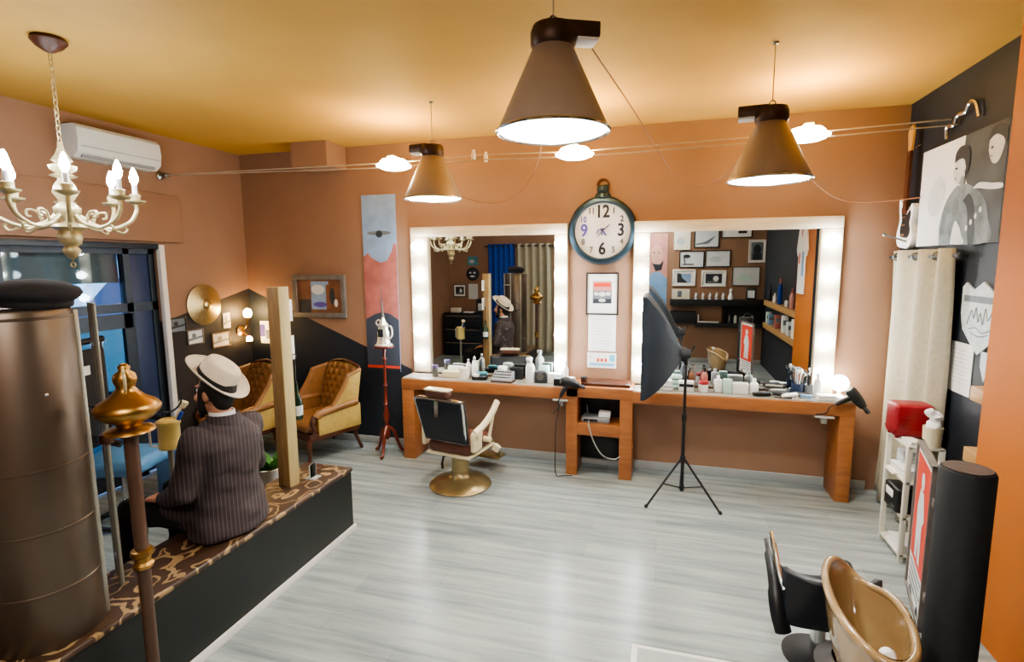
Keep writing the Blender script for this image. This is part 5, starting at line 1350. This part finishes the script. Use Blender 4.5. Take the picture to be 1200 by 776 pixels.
# black wall shelf and what stands on it
t = thing('black_wall_shelf', 'long black wall shelf with open niches below the prints', 'shelf', (1.0, YF, .75))
m = MB(M_blackm); m.box(-.87, .86, 0, .24, .40, .52, bev=.004); m.done('top_board', t)
m = MB(M_blackm); m.box(-.87, -.38, 0, .22, .04, .28, bev=.004); m.done('left_box', t)
m = MB(M_blackm); m.box(-.38, .86, 0, .22, -.02, .06, bev=.003); m.box(.12, .86, 0, .015, .06, .40); m.box(.12, .14, 0, .2, .06, .4); m.box(.84, .86, 0, .2, .06, .4); m.done('right_niche', t)
SZ = 1.271
def figure(i, x, m, lab=None):
    b = MB(m); b.lathe([(0, 0), (.03, 0), (.03, .012), (.016, .02), (.02, .05), (.026, .075), (.014, .095), (.018, .11), (.012, .128), (0, .132)], n=12)
    b.tube([(-.03, 0, .045), (-.012, 0, .08), (.012, 0, .08), (.03, .01, .1)], .007, 6)
    o = b.done('figurine', loc=(x, YF+.13, SZ)); tag(o, lab or 'small pale figurine in the row on the black wall shelf', 'figurine', 'figurines on the black wall shelf')
for i, (x, m) in enumerate(((.62, M_lt), (.75, M_lt), (.88, M_lt), (1.0, M_lt), (1.12, M_lt))): figure(i, x, m)
b = MB(M_wht).lathe([(0, 0), (.05, 0), (.055, .04), (.035, .1), (.022, .13), (.032, .16), (.03, .2), (0, .215)], n=18); o = b.done('ornament', loc=(1.26, YF+.13, SZ)); tag(o, 'white rounded ornament at the end of the figurine row', 'ornament')
b = MB(M_paper); b.box(-.17, .17, -.003, .003, 0, .2); b.box(-.06, .02, .003, .004, .04, .16, M_mid); o = b.done('propped_card', loc=(.33, YF+.1, SZ)); tag(o, 'cream card propped on the black wall shelf', 'card')
t = thing('propped_photo', 'small tilted black-framed photo standing on the black wall shelf', 'photo frame', (1.62, YF+.15, SZ), .2)
MB(M_black).box(-.09, .09, -.012, .012, 0, .24, bev=.004).done('frame', t); MB(M_lt).box(-.06, .06, .012, .014, .04, .18).done('print', t)
m = MB(M_wht); m.box(-.2, .2, -.04, .04, 0, .025, bev=.006); m.box(-.2, -.17, -.03, .03, .02, .16, bev=.006); o = m.done('towel_holder', loc=(.86, YF+.13, .811)); tag(o, 'white L-shaped towel holder in the open niche of the wall shelf', 'holder')
for k, (x, mm, lb) in enumerate(((1.25, M_steel, 'steel spray can in the black shelf niche'), (1.36, M_lt, 'pale spray can in the black shelf niche'), (1.66, M_grey, 'grey bottle at the corner end of the black shelf niche'))):
    bottle(lb, x, YF+.12, .2, .03, mm, M_black, z=.811)
t = thing('curling_iron', 'white handled styling tool with looped cord in the black shelf niche', 'styling tool', (1.5, YF+.14, .811))
MB(M_wht).lathe([(0, 0), (.03, 0), (.045, .05), (.02, .09), (.016, .14), (0, .145)], n=14).done('body', t); MB(M_grey).tube(spline([(.0, 0, .14), (.06, .0, .2), (.14, 0, .16), (.15, 0, .05), (.1, 0, .01)], 6), .006, 6).done('cord', t)
# long shelves on the navy wall
for z, lb in ((1.27, 'upper long wooden shelf along the navy wall behind the pillar'), (.87, 'lower long wooden shelf along the navy wall behind the pillar')):
    b = MB(MATS['shelf_oak']); b.box(-1.35, 1.35, -.13, 0, -.045, .045, bev=.004); o = b.done('wooden_shelf', loc=(XR, 1.15, z), rotz=FR); tag(o, lb, 'shelf')
shelf = [('bottle', .0, .28, .03, M_dk, M_black, 'tall dark bottle first on the upper navy-wall shelf'), ('bottle', .45, .16, .03, M_wht, M_wht, 'short white bottle second on the upper navy-wall shelf'),
         ('bottle', .85, .42, .035, M_blue, M_rust, 'tall blue bottle with red cap on the upper navy-wall shelf'), ('bottle', 1.35, .13, .03, M_lt, M_black, 'squat pale bottle amid the upper navy-wall shelf'),
         ('bottle', 1.7, .30, .035, M_pink, M_rust, 'pink slender bottle on the upper navy-wall shelf'), ('bottle', 2.15, .14, .04, M_wht, M_ltblue, 'white bottle with blue cap near the pillar end of the upper shelf')]
for _, y, h_, r, mm, cm, lb in shelf: bottle(lb, 1.80, y, h_, r, mm, cm, z=1.316)
for y, sx, sz, mm, lb in ((.0, .1, .2, M_cyan, 'mint box first on the lower navy-wall shelf'), (.2, .08, .18, M_ltblue, 'blue box second on the lower navy-wall shelf'), (.75, .1, .22, M_rust, 'dark red box on the lower navy-wall shelf'),
                          (1.3, .12, .26, M_wht, 'tall white box amid the lower navy-wall shelf'), (1.65, .14, .2, M_lt, 'pale grey box on the lower navy-wall shelf'), (2.0, .16, .27, M_paper, 'cream box near the pillar end of the lower shelf')):
    carton(lb, 1.80, y, .08, sx, sz, mm, 'carton', 'box', z=.916, lid=M_mid)
c = MB(M_glassw); c.prism([(-.17, .38), (-.07, .44), (0, .36), (.07, .44), (.17, .38), (.26, .12), (.19, .04), (.15, .14), (.15, -.42), (-.15, -.42), (-.15, .14), (-.19, .04), (-.26, .12)], -.02, -.001)
c.T = Matrix.Translation((0, -.02, 0)); c.flat([(-.07, .43), (0, .26), (.07, .43), (.04, .43), (0, .33), (-.04, .43)], 1, M_redsign); c.rect(-.14, -.2, -.03, .1, 1, M_ltblue); c.rect(.05, -.05, .12, .08, 1, M_redsign)
o = c.done('sports_shirt', loc=(1.655, 2.83, 2.02), rotz=FR); tag(o, 'white sports shirt with red collar hung on the orange pillar', 'shirt')
# left end of the rear wall
t = thing('black_dresser', 'black chest of drawers with silver handles by the rear wall', 'dresser', (-4.18, YF+.25, 0))
MB(M_blackm).box(-.45, .45, -.24, .22, .0, .93, bev=.006).done('body', t)
for z0, z1 in ((.04, .31), (.33, .6), (.62, .9)):
    dr = MB(mat('drawer_black', '#1b2733', .4)).box(-.43, .43, .22, .24, z0, z1, bev=.004).done('drawer', t)
    MB(M_chrome).box(-.40, .40, .24, .252, z1-.035, z1-.02).done('handle', dr)
carton('pale carton on the black dresser', -4.42, YF+.25, .2, .14, .1, M_paper, 'carton', 'box', z=.931)
carton('flat white tray on the black dresser', -4.1, YF+.3, .2, .16, .025, M_wht, 'tray', 'tray', z=.931)
b = MB(M_dk); b.box(-.1, .1, -.006, .006, 0, .3); b.box(-.06, .07, .006, .007, .04, .2, M_lt); b.oval(0, 0, .01, .01, 0, M_lt); o = b.done('propped_picture', loc=(-3.86, YF+.2, .931)); tag(o, 'black and white picture propped on the black dresser', 'picture')
picture('photo_frame', 'small grey-framed photo on the rear wall above the pale carton', 'picture', (-4.42, YF, 1.4), FF, .32, .3, .03, M_greywood, art_night)
sheet('rear_notice', 'pale notice sheet on the rear wall above the black dresser', 'paper', (-4.1, YF, 1.38), FF, .22, .34, M_lt, art_lines)
t = thing('mask_plaque', 'dark round mask-like plaque with pale markings on the rear wall', 'plaque', (-4.1, YF, 1.77), PI)
MB(M_dk).lathe([(.15, 0), (.15, .02), (.12, .035), (0, .04)], axis=(0, -1, 0), n=28).done('disc', t)
m = MB(M_lt); m.T = Matrix.Translation((0, -.041, 0)); m.oval(-.05, .03, .03, .02, 1); m.oval(.05, .03, .03, .02, 1); m.oval(0, -.05, .06, .02, 1); m.done('markings', t)
sheet('teal_plaque', 'square teal print above the round mask plaque', 'plaque', (-4.1, YF, 2.06), FF, .24, .2, M_teal, art_blank)
curtain('blue_curtain', 'bright blue curtain hanging on the rear wall near the dresser', (-3.42, YF, 0), FF, .6, .05, 2.42, M_blue, 5, amp=.025, rings=False)
curtain('pale_curtain', 'pale eyelet curtain hanging beside the blue curtain', (-2.68, YF, 0), FF, .78, .05, 2.42, M_linen, 5, amp=.03)

# ================================================================== LIGHT, WORLD, CAMERA
ld = bpy.data.lights.new('rear_fill_light', 'AREA'); ld.energy = 45; ld.size = 1.2; ld.color = (1, .96, .9)  # unseen fill light, added to brighten the rear wall in the mirrors
lo = bpy.data.objects.new('rear_fill_light', ld); COL.objects.link(lo); lo.location = (-.6, -.45, H-.03)
w = bpy.data.worlds.new('dusk_sky'); SC.world = w; w.use_nodes = True
w.node_tree.nodes['Background'].inputs[0].default_value = (.42, .62, .95, 1); w.node_tree.nodes['Background'].inputs[1].default_value = 2.4
cam_d = bpy.data.cameras.new('camera'); cam = bpy.data.objects.new('camera', cam_d); COL.objects.link(cam)
cam_d.sensor_width = 36; cam_d.lens = 36*622.2/1200; cam_d.clip_start = .02
fwd = Vector((-.27244484, .95383767, -.12636259)); rgt = Vector((.96176594, .27378355, -.00698869)); up = Vector((-.02792992, .12343527, .9919595))
cam.matrix_world = Matrix(((rgt.x, up.x, -fwd.x, 0), (rgt.y, up.y, -fwd.y, 0), (rgt.z, up.z, -fwd.z, 2.0), (0, 0, 0, 1)))
SC.camera = cam
SC.view_settings.view_transform = 'AgX'
SC.view_settings.look = 'AgX - Medium High Contrast'
SC.view_settings.exposure = 1.3
SC.cycles.caustics_reflective = False; SC.cycles.caustics_refractive = False
SC.cycles.sample_clamp_indirect = 6
